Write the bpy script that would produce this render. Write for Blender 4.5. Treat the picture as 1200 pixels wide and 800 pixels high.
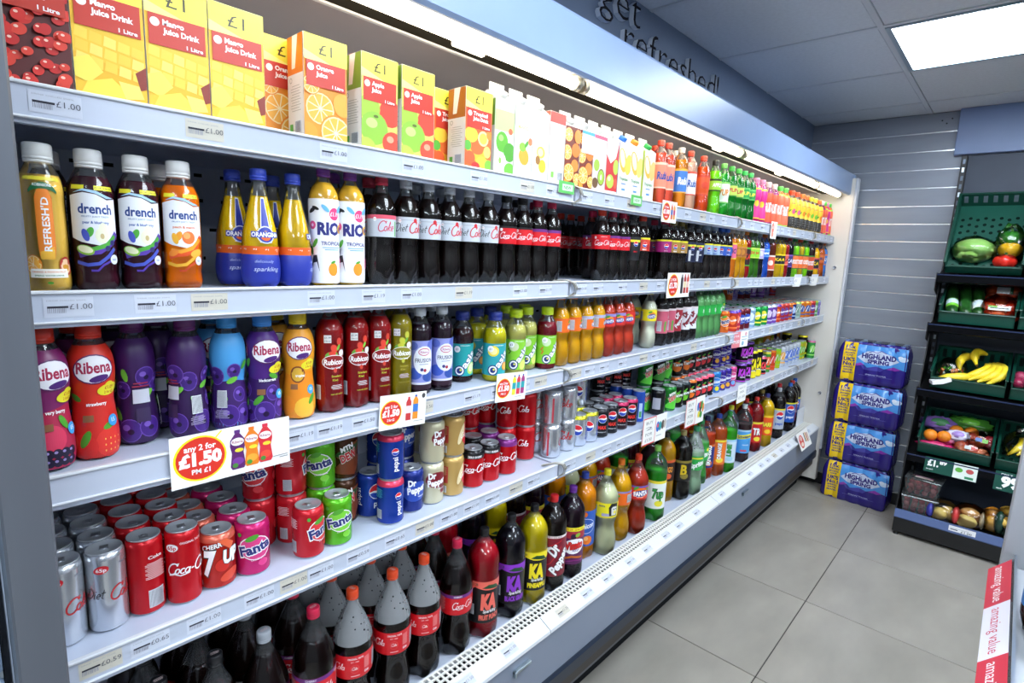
import bpy, bmesh, math, random
import numpy as np
from mathutils import Vector
from mathutils.geometry import tessellate_polygon
random.seed(7)
rnd = random.random
PI = math.pi
for o in list(bpy.data.objects): bpy.data.objects.remove(o)
scene = bpy.context.scene
COL = scene.collection

# ---------------------------------------------------------------- camera, world, lights, exposure
F_PX, YAW, PITCH, ROLL = 643.94, .8313, -.1631, .0426
CX, CY, CZ = -.1056, -1.0157, 1.65
def cam_axes():
    cy, sy, cp, sp = math.cos(YAW), math.sin(YAW), math.cos(PITCH), math.sin(PITCH)
    fw = np.array([sy*cp, cy*cp, sp]); ri = np.array([cy, -sy, 0.0]); up = np.cross(ri, fw)
    return math.cos(ROLL)*ri+math.sin(ROLL)*up, -math.sin(ROLL)*ri+math.cos(ROLL)*up, fw
AR, AU, AW = cam_axes()
cam = bpy.data.cameras.new('camera'); camo = bpy.data.objects.new('camera', cam); COL.objects.link(camo)
cam.sensor_fit = 'HORIZONTAL'; cam.sensor_width = 36; cam.lens = F_PX/1200*36; cam.clip_start = .02
from mathutils import Matrix
M = Matrix((AR, AU, -AW)).transposed().to_4x4(); M.translation = (CX, CY, CZ); camo.matrix_world = M
scene.camera = camo
world = bpy.data.worlds.new('world'); scene.world = world; world.use_nodes = True
world.node_tree.nodes['Background'].inputs[0].default_value = (.74, .87, 1, 1)
world.node_tree.nodes['Background'].inputs[1].default_value = .15
scene.view_settings.view_transform = 'Standard'; scene.view_settings.look = 'None'
scene.view_settings.gamma = 1; scene.view_settings.use_curve_mapping = False
scene.view_settings.exposure = 0.95
scene.cycles.transparent_max_bounces = 14
PANEL_W, TUBE_W, HOLDER_W = 10.0, 6.0, 3.5      # emission of ceiling panels, cabinet tubes, holder bars made to glow

# ---------------------------------------------------------------- helpers: pixels to places
def x_at(px, Y, Z):            # X of the point seen at column px on the line (Y, Z) running along the cabinet
    n = AR-(px-600)/F_PX*AW
    return CX-((Y-CY)*n[1]+(Z-CZ)*n[2])/n[0]
def ray(px, py): return (px-600)/F_PX*AR-(py-400)/F_PX*AU+AW
def on_y(px, py, Y): d = ray(px, py); t = (Y-CY)/d[1]; return Vector((CX+t*d[0], Y, CZ+t*d[2]))
def on_x(px, py, X): d = ray(px, py); t = (X-CX)/d[0]; return Vector((X, CY+t*d[1], CZ+t*d[2]))

# ---------------------------------------------------------------- materials
def lin(h):
    out = []
    for i in (0, 2, 4):
        c = int(h[i:i+2], 16)/255
        out.append(c/12.92 if c <= .04045 else ((c+.055)/1.055)**2.4)
    return (*out, 1)
MATS = {}
KIND = dict(paint=(.45, 0, .5), label=(.38, 0, .5), can=(.26, .35, .5), chrome=(.24, .8, .5), plastic=(.32, 0, .5), metal=(.3, .9, .5),
            liq=(.25, 0, .3), card=(.6, 0, .3), matte=(.85, 0, .2), gloss=(.12, 0, .5), wrap=(.16, 0, .5), lid=(.3, .6, .5))
def mat(h, kind='paint'):
    k = (h, kind)
    if k in MATS: return MATS[k]
    m = bpy.data.materials.new(kind+'_'+h); m.use_nodes = True
    nt = m.node_tree; b = nt.nodes['Principled BSDF']
    r, me, sp = KIND[kind]
    b.inputs['Base Color'].default_value = lin(h); b.inputs['Roughness'].default_value = r
    b.inputs['Metallic'].default_value = me; b.inputs['Specular IOR Level'].default_value = sp
    MATS[k] = m
    return m
def noisy(name, h1, h2, scale, rough, metal=0, bump=0, stretch=(1, 1, 1), detail=5):
    m = bpy.data.materials.new(name); m.use_nodes = True; nt = m.node_tree; b = nt.nodes['Principled BSDF']
    tc = nt.nodes.new('ShaderNodeTexCoord'); mp = nt.nodes.new('ShaderNodeMapping'); mp.inputs['Scale'].default_value = stretch
    n = nt.nodes.new('ShaderNodeTexNoise'); n.inputs['Scale'].default_value = scale; n.inputs['Detail'].default_value = detail
    r = nt.nodes.new('ShaderNodeValToRGB'); r.color_ramp.elements[0].color = lin(h1); r.color_ramp.elements[1].color = lin(h2)
    r.color_ramp.elements[0].position = .3; r.color_ramp.elements[1].position = .7
    nt.links.new(tc.outputs['Object'], mp.inputs['Vector']); nt.links.new(mp.outputs[0], n.inputs['Vector'])
    nt.links.new(n.outputs[0], r.inputs[0]); nt.links.new(r.outputs[0], b.inputs['Base Color'])
    b.inputs['Roughness'].default_value = rough; b.inputs['Metallic'].default_value = metal
    if bump:
        bp = nt.nodes.new('ShaderNodeBump'); bp.inputs['Strength'].default_value = bump; bp.inputs['Distance'].default_value = .01
        nt.links.new(n.outputs[0], bp.inputs['Height']); nt.links.new(bp.outputs[0], b.inputs['Normal'])
    return m
def pet(h, fog_sheen=0.0, rough=.04):
    k = (h, 'pet', fog_sheen)
    if k in MATS: return MATS[k]
    m = bpy.data.materials.new('clear_plastic_'+h); m.use_nodes = True; nt = m.node_tree; nt.nodes.clear()
    out = nt.nodes.new('ShaderNodeOutputMaterial'); tr = nt.nodes.new('ShaderNodeBsdfTransparent'); tr.inputs[0].default_value = lin(h)
    gl = nt.nodes.new('ShaderNodeBsdfGlossy'); gl.inputs['Roughness'].default_value = rough
    fr = nt.nodes.new('ShaderNodeFresnel'); fr.inputs[0].default_value = 1.52
    mx = nt.nodes.new('ShaderNodeMixShader'); last = tr.outputs[0]
    if fog_sheen:
        df = nt.nodes.new('ShaderNodeBsdfDiffuse'); df.inputs[0].default_value = lin('E6EAEE')
        m2 = nt.nodes.new('ShaderNodeMixShader'); m2.inputs[0].default_value = fog_sheen
        nt.links.new(tr.outputs[0], m2.inputs[1]); nt.links.new(df.outputs[0], m2.inputs[2]); last = m2.outputs[0]
    nt.links.new(fr.outputs[0], mx.inputs[0]); nt.links.new(last, mx.inputs[1]); nt.links.new(gl.outputs[0], mx.inputs[2])
    nt.links.new(mx.outputs[0], out.inputs[0]); MATS[k] = m
    return m
def emit(name, rgb, s):
    m = bpy.data.materials.new(name); m.use_nodes = True; nt = m.node_tree; nt.nodes.clear()
    o = nt.nodes.new('ShaderNodeOutputMaterial'); e = nt.nodes.new('ShaderNodeEmission')
    e.inputs[0].default_value = (*rgb, 1); e.inputs[1].default_value = s; nt.links.new(e.outputs[0], o.inputs[0])
    return m

# ---------------------------------------------------------------- helpers: meshes and objects
class MB:
    def __init__(s): s.v = []; s.f = []; s.mi = []; s.sm = []; s.mats = []
    def mid(s, m):
        if m not in s.mats: s.mats.append(m)
        return s.mats.index(m)
    def add(s, vs, fs, m, smooth=False):
        b = len(s.v); s.v += [tuple(v) for v in vs]; i = s.mid(m)
        for f in fs: s.f.append([b+k for k in f]); s.mi.append(i); s.sm.append(smooth)
        return s
    def box(s, x0, y0, z0, x1, y1, z1, m):
        return s.add([(x, y, z) for x in (x0, x1) for y in (y0, y1) for z in (z0, z1)],
                     [(0, 1, 3, 2), (4, 6, 7, 5), (0, 4, 5, 1), (2, 3, 7, 6), (0, 2, 6, 4), (1, 5, 7, 3)], m)
    def cbox(s, x0, y0, z0, x1, y1, z1, b, m, seg=1, smooth=False):      # box with bevelled edges
        bm = bmesh.new(); bmesh.ops.create_cube(bm, size=1)
        for v in bm.verts: v.co = ((x0+x1)/2+v.co.x*(x1-x0), (y0+y1)/2+v.co.y*(y1-y0), (z0+z1)/2+v.co.z*(z1-z0))
        bmesh.ops.bevel(bm, geom=bm.edges[:], offset=b, segments=seg, affect='EDGES', profile=.5)
        bm.verts.index_update(); s.add([v.co[:] for v in bm.verts], [[v.index for v in f.verts] for f in bm.faces], m, smooth); bm.free()
        return s
    def prism(s, pts, axis, a, b, m):            # polygon of 2D points swept along an axis
        n = len(pts)
        def mk(p, t): return (t, p[0], p[1]) if axis == 'x' else (p[0], t, p[1]) if axis == 'y' else (p[0], p[1], t)
        vs = [mk(p, a) for p in pts]+[mk(p, b) for p in pts]
        fs = [(i, (i+1) % n, n+(i+1) % n, n+i) for i in range(n)]+[list(range(n))[::-1], list(range(n, 2*n))]
        return s.add(vs, fs, m)
    def lathe(s, prof, m, seg=24, mod=None, c=(0, 0, 0), smooth=True, caps=True):   # prof: [(z, r)] in metres
        vs = []; fs = []
        for z, r in prof:
            for k in range(seg):
                a = 2*PI*k/seg; rr, zz = (r, z) if mod is None else mod(r, z, a)
                vs.append((c[0]+rr*math.sin(a), c[1]-rr*math.cos(a), c[2]+zz))
        n = len(prof)
        for i in range(n-1):
            for k in range(seg):
                k2 = (k+1) % seg; fs.append((i*seg+k, i*seg+k2, (i+1)*seg+k2, (i+1)*seg+k))
        if caps:
            fs.append(list(range(seg))[::-1]); fs.append([(n-1)*seg+k for k in range(seg)])
        return s.add(vs, fs, m, smooth)
    def tube(s, pts, r, m, seg=8, caps=True):
        pts = [Vector(p) for p in pts]; vs = []; fs = []; n = len(pts)
        rs = r if isinstance(r, (list, tuple)) else [r]*n
        ref = Vector((0, 0, 1))
        for i, p in enumerate(pts):
            t = (pts[min(i+1, n-1)]-pts[max(i-1, 0)]).normalized()
            u = t.cross(ref if abs(t.z) < .95 else Vector((1, 0, 0))).normalized(); w = t.cross(u)
            for k in range(seg):
                a = 2*PI*k/seg; vs.append(p+(u*math.cos(a)+w*math.sin(a))*rs[i])
        for i in range(n-1):
            for k in range(seg): fs.append((i*seg+k, i*seg+(k+1) % seg, (i+1)*seg+(k+1) % seg, (i+1)*seg+k))
        if caps: fs += [list(range(seg)), [(n-1)*seg+k for k in range(seg)][::-1]]
        return s.add(vs, fs, m, True)
    def sphere(s, c, r, m, seg=12, rings=8, fn=None):
        rx, ry, rz = r if isinstance(r, (tuple, list)) else (r, r, r)
        vs = []; fs = []
        for i in range(rings+1):
            t = PI*i/rings
            for k in range(seg):
                a = 2*PI*k/seg; d = Vector((math.sin(t)*math.cos(a), math.sin(t)*math.sin(a), math.cos(t)))
                q = fn(d) if fn else 1
                vs.append((c[0]+d.x*rx*q, c[1]+d.y*ry*q, c[2]+d.z*rz*q))
        for i in range(rings):
            for k in range(seg): fs.append((i*seg+k, (i+1)*seg+k, (i+1)*seg+(k+1) % seg, i*seg+(k+1) % seg))
        return s.add(vs, fs, m, True)
    def mesh(s, name):
        me = bpy.data.meshes.new(name); me.from_pydata(s.v, [], s.f)
        for m in s.mats: me.materials.append(m)
        me.polygons.foreach_set('material_index', s.mi); me.polygons.foreach_set('use_smooth', s.sm)
        me.update(); return me
    def build(s, name, parent=None, loc=(0, 0, 0), rot=(0, 0, 0)): return link(name, s.mesh(name), parent, loc, rot)
def link(name, data, parent=None, loc=(0, 0, 0), rot=(0, 0, 0)):
    o = bpy.data.objects.new(name, data); COL.objects.link(o); o.location = loc; o.rotation_euler = rot
    if parent: o.parent = parent
    return o
def tag(o, label=None, cat=None, group=None, kind=None):
    if label: o['label'] = label
    if cat: o['category'] = cat
    if group: o['group'] = group
    if kind: o['kind'] = kind
    return o
def thing(name, label, cat, loc=(0, 0, 0), rot=(0, 0, 0), group=None): return tag(link(name, None, None, loc, rot), label, cat, group)
def struct(name, mb): return tag(mb.build(name), kind='structure')

# ---------------------------------------------------------------- helpers: printed artwork (2D shapes laid on a surface)
TXT = {}
def text2d(s, bold, sh):
    k = (s, bold, sh)
    if k not in TXT:
        cu = bpy.data.curves.new('t', 'FONT'); cu.body = s; cu.size = 1; cu.resolution_u = 2; cu.offset = bold; cu.shear = sh
        cu.fill_mode = 'FRONT'
        ob = bpy.data.objects.new('t', cu); me = bpy.data.meshes.new_from_object(ob)
        vs = [(v.co.x, v.co.y) for v in me.vertices]; fs = [list(p.vertices) for p in me.polygons]
        bpy.data.objects.remove(ob); bpy.data.meshes.remove(me); bpy.data.curves.remove(cu)
        if vs:
            xs = [v[0] for v in vs]; x0, x1 = min(xs), max(xs)
            vs = [(x-(x0+x1)/2, y-.35) for x, y in vs]; TXT[k] = (vs, fs, x1-x0)
        else: TXT[k] = ([], [], 1)
    return TXT[k]
def xf(pts, u, v, sx, sy, rot):
    c, s = math.cos(math.radians(rot)), math.sin(math.radians(rot))
    return [(u+x*sx*c-y*sy*s, v+x*sx*s+y*sy*c) for x, y in pts]
def Rt(u0, v0, u1, v1, c): return (c, [[(u0, v0), (u1, v0), (u1, v1), (u0, v1)]])
def El(u, v, ru, rv, c, rot=0, n=18): return (c, [xf([(math.cos(2*PI*k/n), math.sin(2*PI*k/n)) for k in range(n)], u, v, ru, rv, rot)])
def Tx(s, u, v, h, c, w=None, b=.015, sh=0, rot=0):
    vs, fs, wd = text2d(s, b, sh); sy = h/.7; sx = sy if w is None else w/wd
    p = xf(vs, u, v, sx, sy, rot); return (c, [[p[i] for i in f] for f in fs])
def Pg(pts, c):
    t = tessellate_polygon([[Vector((x, y, 0)) for x, y in pts]]); return (c, [[pts[i] for i in f] for f in t])
def strokes(lines, w):
    out = []
    for L in lines:
        n = len(L); off = []
        for i in range(n):
            a = L[max(i-1, 0)]; b = L[min(i+1, n-1)]; dx, dy = b[0]-a[0], b[1]-a[1]; d = math.hypot(dx, dy) or 1
            off.append((-dy/d*w/2, dx/d*w/2))
        for i in range(n-1):
            (x, y), (p, q) = L[i], L[i+1]; (a, b), (c, d) = off[i], off[i+1]
            out.append([(x+a, y+b), (x-a, y-b), (p-c, q-d), (p+c, q+d)])
    return out
def Sk(lines, w, c): return (c, strokes(lines, w))
def arc(cx, cy, rx, ry, a0, a1, n=9):
    return [(cx+rx*math.cos(math.radians(a0+(a1-a0)*i/(n-1))), cy+ry*math.sin(math.radians(a0+(a1-a0)*i/(n-1)))) for i in range(n)]
SCR = {'o': ([arc(.4, .5, .36, .5, 90, 450, 11)], .9), 'c': ([arc(.42, .5, .38, .5, 50, 320)], .8),
       'a': ([arc(.38, .5, .36, .5, 40, 400, 11), [(.78, 1), (.76, .2), (1, .05)]], 1.02),
       'l': ([[(.1, .4), (.45, 1.6), (.4, 2.1), (.22, 1.9), (.2, .2), (.45, .02)]], .55),
       'k': ([[(.1, .4), (.4, 1.7), (.25, 2.1), (.15, 0)], [(.75, 1), (.2, .5), (.85, 0)]], .9),
       'e': ([[(.05, .45), (.7, .6)]+arc(.4, .55, .34, .5, 10, 310)], .85), 'i': ([[(.15, 1), (.15, .15), (.4, .02)], [(.2, 1.45), (.25, 1.6)]], .5),
       't': ([[(.2, 1.8), (.18, .15), (.45, .02)], [(-.1, 1.15), (.55, 1.2)]], .6), '-': ([[(.05, .6), (.5, .65)]], .6),
       'C': ([arc(1.0, 1.0, .85, 1.15, 35, 320, 13), [(1.3, 2.0), (1.75, 2.15), (1.6, 1.6)]], 1.55),
       'D': ([[(.5, 2), (.4, 0), (.0, .2)], arc(.4, 1.05, 1.0, 1.05, 100, -95, 11), [(-.3, 1.7), (.35, 2.1)]], 1.5)}
def script(s, u, v, w, c, lw=.17, slant=.3, swash=False, rot=0):
    lines = []; x = 0
    for ch in s:
        st, ad = SCR[ch]; lines += [[(x+a+slant*b, b) for a, b in L] for L in st]; x += ad
    if swash: lines.append([(.5, -.35), (1.6, -.1), (2.6, -.45), (4.2, -.1)])
    sc = w/x; polys = strokes(lines, lw)
    return (c, [xf([(a-x/2-slant*.6, b-.7) for a, b in p], u, v, sc, sc, rot) for p in polys])
def clip(poly, ax, lo, hi):
    for sgn, lim in ((1, lo), (-1, -hi)):
        out = []; n = len(poly)
        for i in range(n):
            a, b = poly[i-1], poly[i]; da, db = sgn*a[ax]-lim, sgn*b[ax]-lim
            if (da >= 0) != (db >= 0):
                t = da/(da-db); out.append((a[0]+(b[0]-a[0])*t, a[1]+(b[1]-a[1])*t))
            if db >= 0: out.append(b)
        poly = out
        if len(poly) < 3: return []
    return poly
def lay(mb, elems, mapf, kind='label', du=None, dv=None, step=.00005, base=.0004):
    for i, (c, polys) in enumerate(elems):
        m = mat(c, kind) if isinstance(c, str) else c; off = base+i*step; vs = []; fs = []
        for p in polys:
            pl = [p]
            for ax, d in ((0, du), (1, dv)):
                if not d: continue
                nx = []
                for q in pl:
                    lo = min(a[ax] for a in q); hi = max(a[ax] for a in q); k0 = math.floor(lo/d); k1 = math.ceil(hi/d)
                    if k1-k0 <= 1: nx.append(q)
                    else: nx += [r for r in (clip(q, ax, k*d, (k+1)*d) for k in range(k0, k1)) if r]
                pl = nx
            for q in pl:
                b = len(vs); vs += [mapf(a, z, off) for a, z in q]; fs.append(list(range(b, b+len(q))))
        if fs: mb.add(vs, fs, m)
def rprof(prof):                                  # smooth interpolation of a (z, r) profile
    zs = [p[0] for p in prof]; rs = [p[1] for p in prof]
    def R(z):
        z = min(max(z, zs[0]), zs[-1])
        for i in range(len(zs)-1):
            if z <= zs[i+1]:
                t = (z-zs[i])/max(zs[i+1]-zs[i], 1e-9)
                m0 = (rs[min(i+1, len(rs)-1)]-rs[max(i-1, 0)])/max(zs[i+1]-zs[max(i-1, 0)], 1e-9)
                m1 = (rs[min(i+2, len(rs)-1)]-rs[i])/max(zs[min(i+2, len(rs)-1)]-zs[i], 1e-9)
                h = zs[i+1]-zs[i]; t2, t3 = t*t, t*t*t
                return (2*t3-3*t2+1)*rs[i]+(t3-2*t2+t)*h*m0+(-2*t3+3*t2)*rs[i+1]+(t3-t2)*h*m1
        return rs[-1]
    return R

# ================================================================ the room
WALLX, CEIL, FASC_Y = 4.46, 2.638, .25
m_tile = noisy('floor_tile_stone', '8B867E', 'A19B92', 2.2, .33, bump=.02, stretch=(1, 2.2, 1), detail=7)
m_grout = mat('3E3B38', 'matte')
fl = struct('floor', MB().box(-3.0, -4.0, -.05, WALLX+.05, .9, -.003, m_grout))
T = .7; g = .0022
tm = MB().cbox(g, g, -.012, T-g, T-g, 0, .0012, m_tile).mesh('floor_tile')
for i in range(-7, 4):
    for j in range(-5, 2):
        x, y = 2.052+i*T, -.452+j*T
        if x > WALLX-.05: continue
        if x+T > WALLX: link('floor_tile', MB().cbox(g, g, -.012, WALLX-x, T-g, 0, .0012, m_tile).mesh('floor_tile'), fl, (x, y, 0))
        else: link('floor_tile', tm, fl, (x, y, 0))
m_ceil = noisy('ceiling_tile', 'C4C8CE', 'CCD0D6', 60, .9, bump=.05)
m_bar = mat('BEC2C8', 'paint')
ce = struct('ceiling', MB().box(-3.0, -4.0, CEIL+.03, WALLX+.05, .6, CEIL+.06, mat('8F9194', 'matte')))
panel_cells = [(2.735, -1.835), (.635, -1.835), (-1.465, -1.835), (2.735, -3.9), (.635, -3.9), (-1.465, -3.9)]   # lit panels, 0.7 x 1.4
ctm = MB().cbox(.012, .012, .0, T-.012, T-.012, .02, .004, m_ceil).mesh('ceiling_tile')
for i in range(-7, 4):
    for j in range(-5, 1):
        x, y = 2.735+i*T, -.435+j*T
        if any(abs(x-px) < .1 and (py-.1 < y < py+T+.1) for px, py in panel_cells): continue
        x1 = min(T-.012, WALLX-x); y1 = min(T-.012, FASC_Y-y)
        if x1 < .06: continue
        if x1 > .68 and y1 > .68: link('ceiling_tile', ctm, ce, (x, y, CEIL))
        else: link('ceiling_tile', MB().cbox(.012, .012, 0, x1, y1, .02, .004, m_ceil).mesh('ceiling_tile'), ce, (x, y, CEIL))
for i in range(-7, 4):
    x = 2.735+i*T; MB().cbox(x-.012, -4, CEIL-.004, x+.012, FASC_Y, CEIL+.02, .002, m_bar).build('ceiling_bar', ce)
for j in range(-5, 1):
    y = -.435+j*T; MB().cbox(-3, y-.012, CEIL-.0035, WALLX, y+.012, CEIL+.02, .002, m_bar).build('ceiling_bar', ce)
m_panel = emit('panel_light', (.80, .90, 1.0), PANEL_W)
ords = ['in view over the floor aisle', 'above the middle of the aisle', 'above the near end of the aisle', 'over the far shelving run',
        'over the middle shelving run', 'over the near shelving run']
for k, (x, y) in enumerate(panel_cells):
    t = thing('ceiling_light', 'flat white lit ceiling panel light '+ords[k], 'light', (x+.35, y+.7, CEIL), group='ceiling panel lights')
    MB().box(-.32, -.67, -.004, .32, .67, .004, m_panel).build('diffuser', t)
    fr = MB()
    for a, b, c, d in ((-.338, -.688, .338, -.668), (-.338, .668, .338, .688), (-.338, -.668, -.318, .668), (.318, -.668, .338, .668)): fr.box(a, b, -.007, c, d, .01, mat('9FB0BC', 'metal'))
    fr.build('frame', t)
# wall above the cabinet with raised lettering
m_fascia = noisy('fascia_board', '67758C', '6E7C93', 3, .5)
wl = struct('wall_left', MB().box(-3, .62, 0, WALLX+.05, .7, 2.9, mat('5A6270', 'matte')))
fb = MB().box(-3, FASC_Y, 2.16, WALLX, FASC_Y+.02, 2.72, m_fascia).build('fascia_panel', wl)
def letters(root, s, x, z, w, h, d=.02):
    vs, fs, wd = text2d(s, -.012, 0)
    # one mesh per letter, measured from the set line
    pos = 0; tot = 0; adv = []
    for ch in s: adv.append(text2d(ch, -.012, 0)[2]+.075)
    tot = sum(adv); sx = w/tot; sy = h/.7
    for ch, a in zip(s, adv):
        v2, f2, w2 = text2d(ch, -.012, 0); cx = x+(pos+a/2)*sx; pos += a
        mb = MB(); n = len(v2)
        fr = [(cx+p*sx, -d, z+(q+.35)*sy) for p, q in v2]; bk = [(cx+p*sx, 0, z+(q+.35)*sy) for p, q in v2]
        mb.add(fr, f2, mat('1A161C', 'matte'))
        ed = {}
        for f in f2:
            for i in range(len(f)):
                e = (f[i-1], f[i]); ed[e] = 1
        sd = [(a_, b_, b_+n, a_+n) for (a_, b_) in ed if (b_, a_) not in ed]
        mb.add(fr+bk, sd, mat('D4DAE4', 'plastic')); mb.build('letter', root)
sg = thing('wall_lettering', 'raised dark letters reading get refreshed! on fascia above the cabinet', 'sign', (0, FASC_Y-.0005, 0))
letters(sg, 'get', 1.64, 2.53, .30, .125)
letters(sg, 'refreshed!', 1.815, 2.425, .90, .125)

# far wall: slats with bright strips between them
m_slat = noisy('slat_board', '848A96', '8D939E', 3, .38, metal=.15, stretch=(1, 1, 6))
m_alu = mat('F4F6F8', 'chrome')
wf = struct('wall_far', MB().box(WALLX, -4, 0, WALLX+.05, .7, 2.9, mat('3A4048', 'matte')))
zs = [2.515-.1155*k for k in range(22)]
tops = [CEIL-.001]+zs
for k in range(len(tops)-1):
    MB().cbox(WALLX-.016, -4, tops[k+1]+.004, WALLX, FASC_Y+.3, tops[k]-.003, .002, m_slat).build('slat', wf)
    MB().box(WALLX-.0125, -4, tops[k+1]-.003, WALLX, FASC_Y+.3, tops[k+1]+.0038, m_alu).build('slat_insert', wf)
tag(MB().cbox(WALLX-.02, -4, 0, WALLX, .6, .085, .002, mat('15151A', 'plastic')).build('baseboard_far'), kind='structure')
bk = MB().cbox(4.395, -4, 2.36, WALLX-.017, -.59, CEIL-.001, .003, noisy('bulkhead_board', '6F82A8', '788AB0', 4, .4)).build('trim_1'); tag(bk, kind='structure')
for y, z in ((-.5, 2.585), (-.55, 2.592), (-.525, 2.565)):
    MB().sphere((0, 0, 0), .0045, mat('23262B', 'metal'), 8, 5).build('screw', wf, (WALLX-.017, y, z))
# slatted boarding left of the cabinet
lw = struct('wall_slats', MB().box(-1.6, .03, 0, -.066, .05, 2.15, mat('20242A', 'matte')))
lw.name = 'wall_near'
for k in range(18):
    z = .07+.1155*k; MB().cbox(-1.6, .008, z+.008, -.068, .03, z+.1155-.004, .004, noisy('pale_slat', '8FA3B8', '9AADC0', 3, .4) if k == 0 else bpy.data.materials['pale_slat']).build('slat', lw)
    MB().box(-1.6, .016, z-.004, -.068, .03, z+.008, mat('A9B6C2', 'metal')).build('slat_insert', lw)

# ================================================================ the refrigerated cabinet
LEN = 4.33; BAYS = [(-.03, 1.252), (1.258, 2.535), (2.541, 3.79), (3.796, 4.33)]
SH = {1: 1.8465, 2: 1.566, 3: 1.2925, 4: .9815}          # rim heights
SURF = {1: 1.843, 2: 1.562, 3: 1.285, 4: .973, 5: .455}     # where goods stand
BACK = .50
cab = thing('refrigerated_cabinet', 'long open-front white multideck drinks fridge with four shelves and lit canopy', 'fridge', (LEN/2, .25, 0))
cab_o = Vector((LEN/2, .25, 0))
def cpart(mb, name, parent=None):
    o = mb.build(name, parent or cab)
    if parent is None: o.location = -cab_o
    return o
m_white = mat('D6D9DE', 'paint'); m_shelf = noisy('shelf_enamel', 'BAC2D4', 'C2CADB', 5, .3); m_cream = noisy('end_panel_enamel', 'D8D2C8', 'DFDAD2', 4, .4)
m_grey = noisy('steel_post', '62666E', '6A6E76', 3, .4, metal=.4, stretch=(4, 4, .3))
m_strip = noisy('ticket_strip', 'B8BFCF', 'C0C7D6', 4, .25)
m_blk = mat('0B0B0D', 'matte'); m_back = noisy('back_panel_steel', 'C2CBDB', 'CCD4E2', 3, .4)
# end panels
cpart(MB().cbox(-.058, -.03, .06, -.034, .56, 2.27, .003, m_back), 'end_panel')
cpart(MB().cbox(-.058, -.10, .06, -.006, -.012, 2.27, .003, m_grey), 'end_post')
ep = cpart(MB().cbox(LEN+.004, -.09, .06, LEN+.06, .56, 2.24, .004, m_cream), 'end_panel')
cpart(MB().cbox(LEN+.0, -.105, .30, LEN+.062, -.088, 2.24, .006, mat('C9CCD2', 'paint'), 2), 'end_trim')
for z, y in ((1.63, -.03), (.72, -.045)):
    cpart(MB().tube([(LEN+.004, y, z), (LEN-.008, y, z)], .011, mat('B9BCC2', 'metal'), 12), 'bolt')
bp = cpart(MB().box(-.006, BACK, .2, LEN+.004, BACK+.03, 2.2, m_back), 'back_panel')
sl = MB()
for z0 in (1.60, 1.67, 1.74, 1.80, 1.33, 1.40, 1.47):
    for i in range(70):
        x = .03+i*.06+(.03 if int(z0*100) % 2 else 0)
        sl.box(x-.009, BACK-.0006, z0-.004, x+.009, BACK, z0+.004, m_blk)
tag(cpart(sl, 'back_panel_slots'), kind='stuff')
# canopy
m_can = noisy('canopy_enamel', '8196BC', '8AA0C4', 3, .32)
prof = [(-.058, 2.128), (-.066, 2.136), (-.066, 2.262), (-.058, 2.272), (.56, 2.272), (.56, 2.262), (-.05, 2.262), (-.05, 2.128)]
cpart(MB().prism(prof, 'x', -.006, LEN+.064, m_can), 'canopy')
cpart(MB().cbox(LEN+.02, -.074, 2.13, LEN+.068, -.064, 2.265, .004, mat('8AA0C4', 'plastic'), 2), 'canopy_end_cap')
cpart(MB().box(-.006, -.05, 2.155, LEN+.004, .045, 2.165, mat('F4EFE2', 'paint')), 'light_reflector')
cpart(MB().box(-.006, .057, 2.141, LEN+.004, .1155, 2.16, mat('2E2A1E', 'matte')), 'air_duct')
cpart(MB().cbox(-.006, .044, 2.142, LEN+.004, .056, 2.16, .003, mat('E6DFCC', 'paint')), 'duct_rail')
cpart(MB().cbox(-.006, .116, 2.138, LEN+.004, .132, 2.165, .003, mat('F2F0EC', 'paint')), 'duct_rail')
cpart(MB().box(-.006, .132, 2.15, LEN+.004, BACK+.03, 2.165, noisy('canopy_lining', 'C0B2AC', 'C8BAB4', 4, .45)), 'canopy_lining')
m_tube = emit('tube_light', (1, .89, .70), TUBE_W); m_led = emit('glow_holder', (1, .88, .68), HOLDER_W)
for x0, x1 in ((.03, 1.22), (1.28, 2.47), (2.53, 3.72), (3.76, 4.28)):
    cpart(MB().tube([(x0, .0, 2.128), (x1, .0, 2.128)], .0165, m_tube, 14), 'light_tube')
    for x in (x0, x1):
        s = 1 if x == x0 else -1
        cpart(MB().tube([(x-s*.022, .0, 2.128), (x-s*.001, .0, 2.128)], .019, mat('C8C2B0', 'metal'), 14), 'tube_holder')
        cpart(MB().cbox(x-s*.02-.006, -.012, 2.128, x-s*.02+.006, .012, 2.156, .002, mat('D8D2C4', 'plastic')), 'tube_bracket')
for x0, x1 in ((.80, .90), (2.28, 2.36), (3.1, 3.18)):
    cpart(MB().cbox(x0, .03, 2.118, x1, .045, 2.13, .003, m_led), 'glow_holder')  # small white holder bars; their brightness is added as emission
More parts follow.
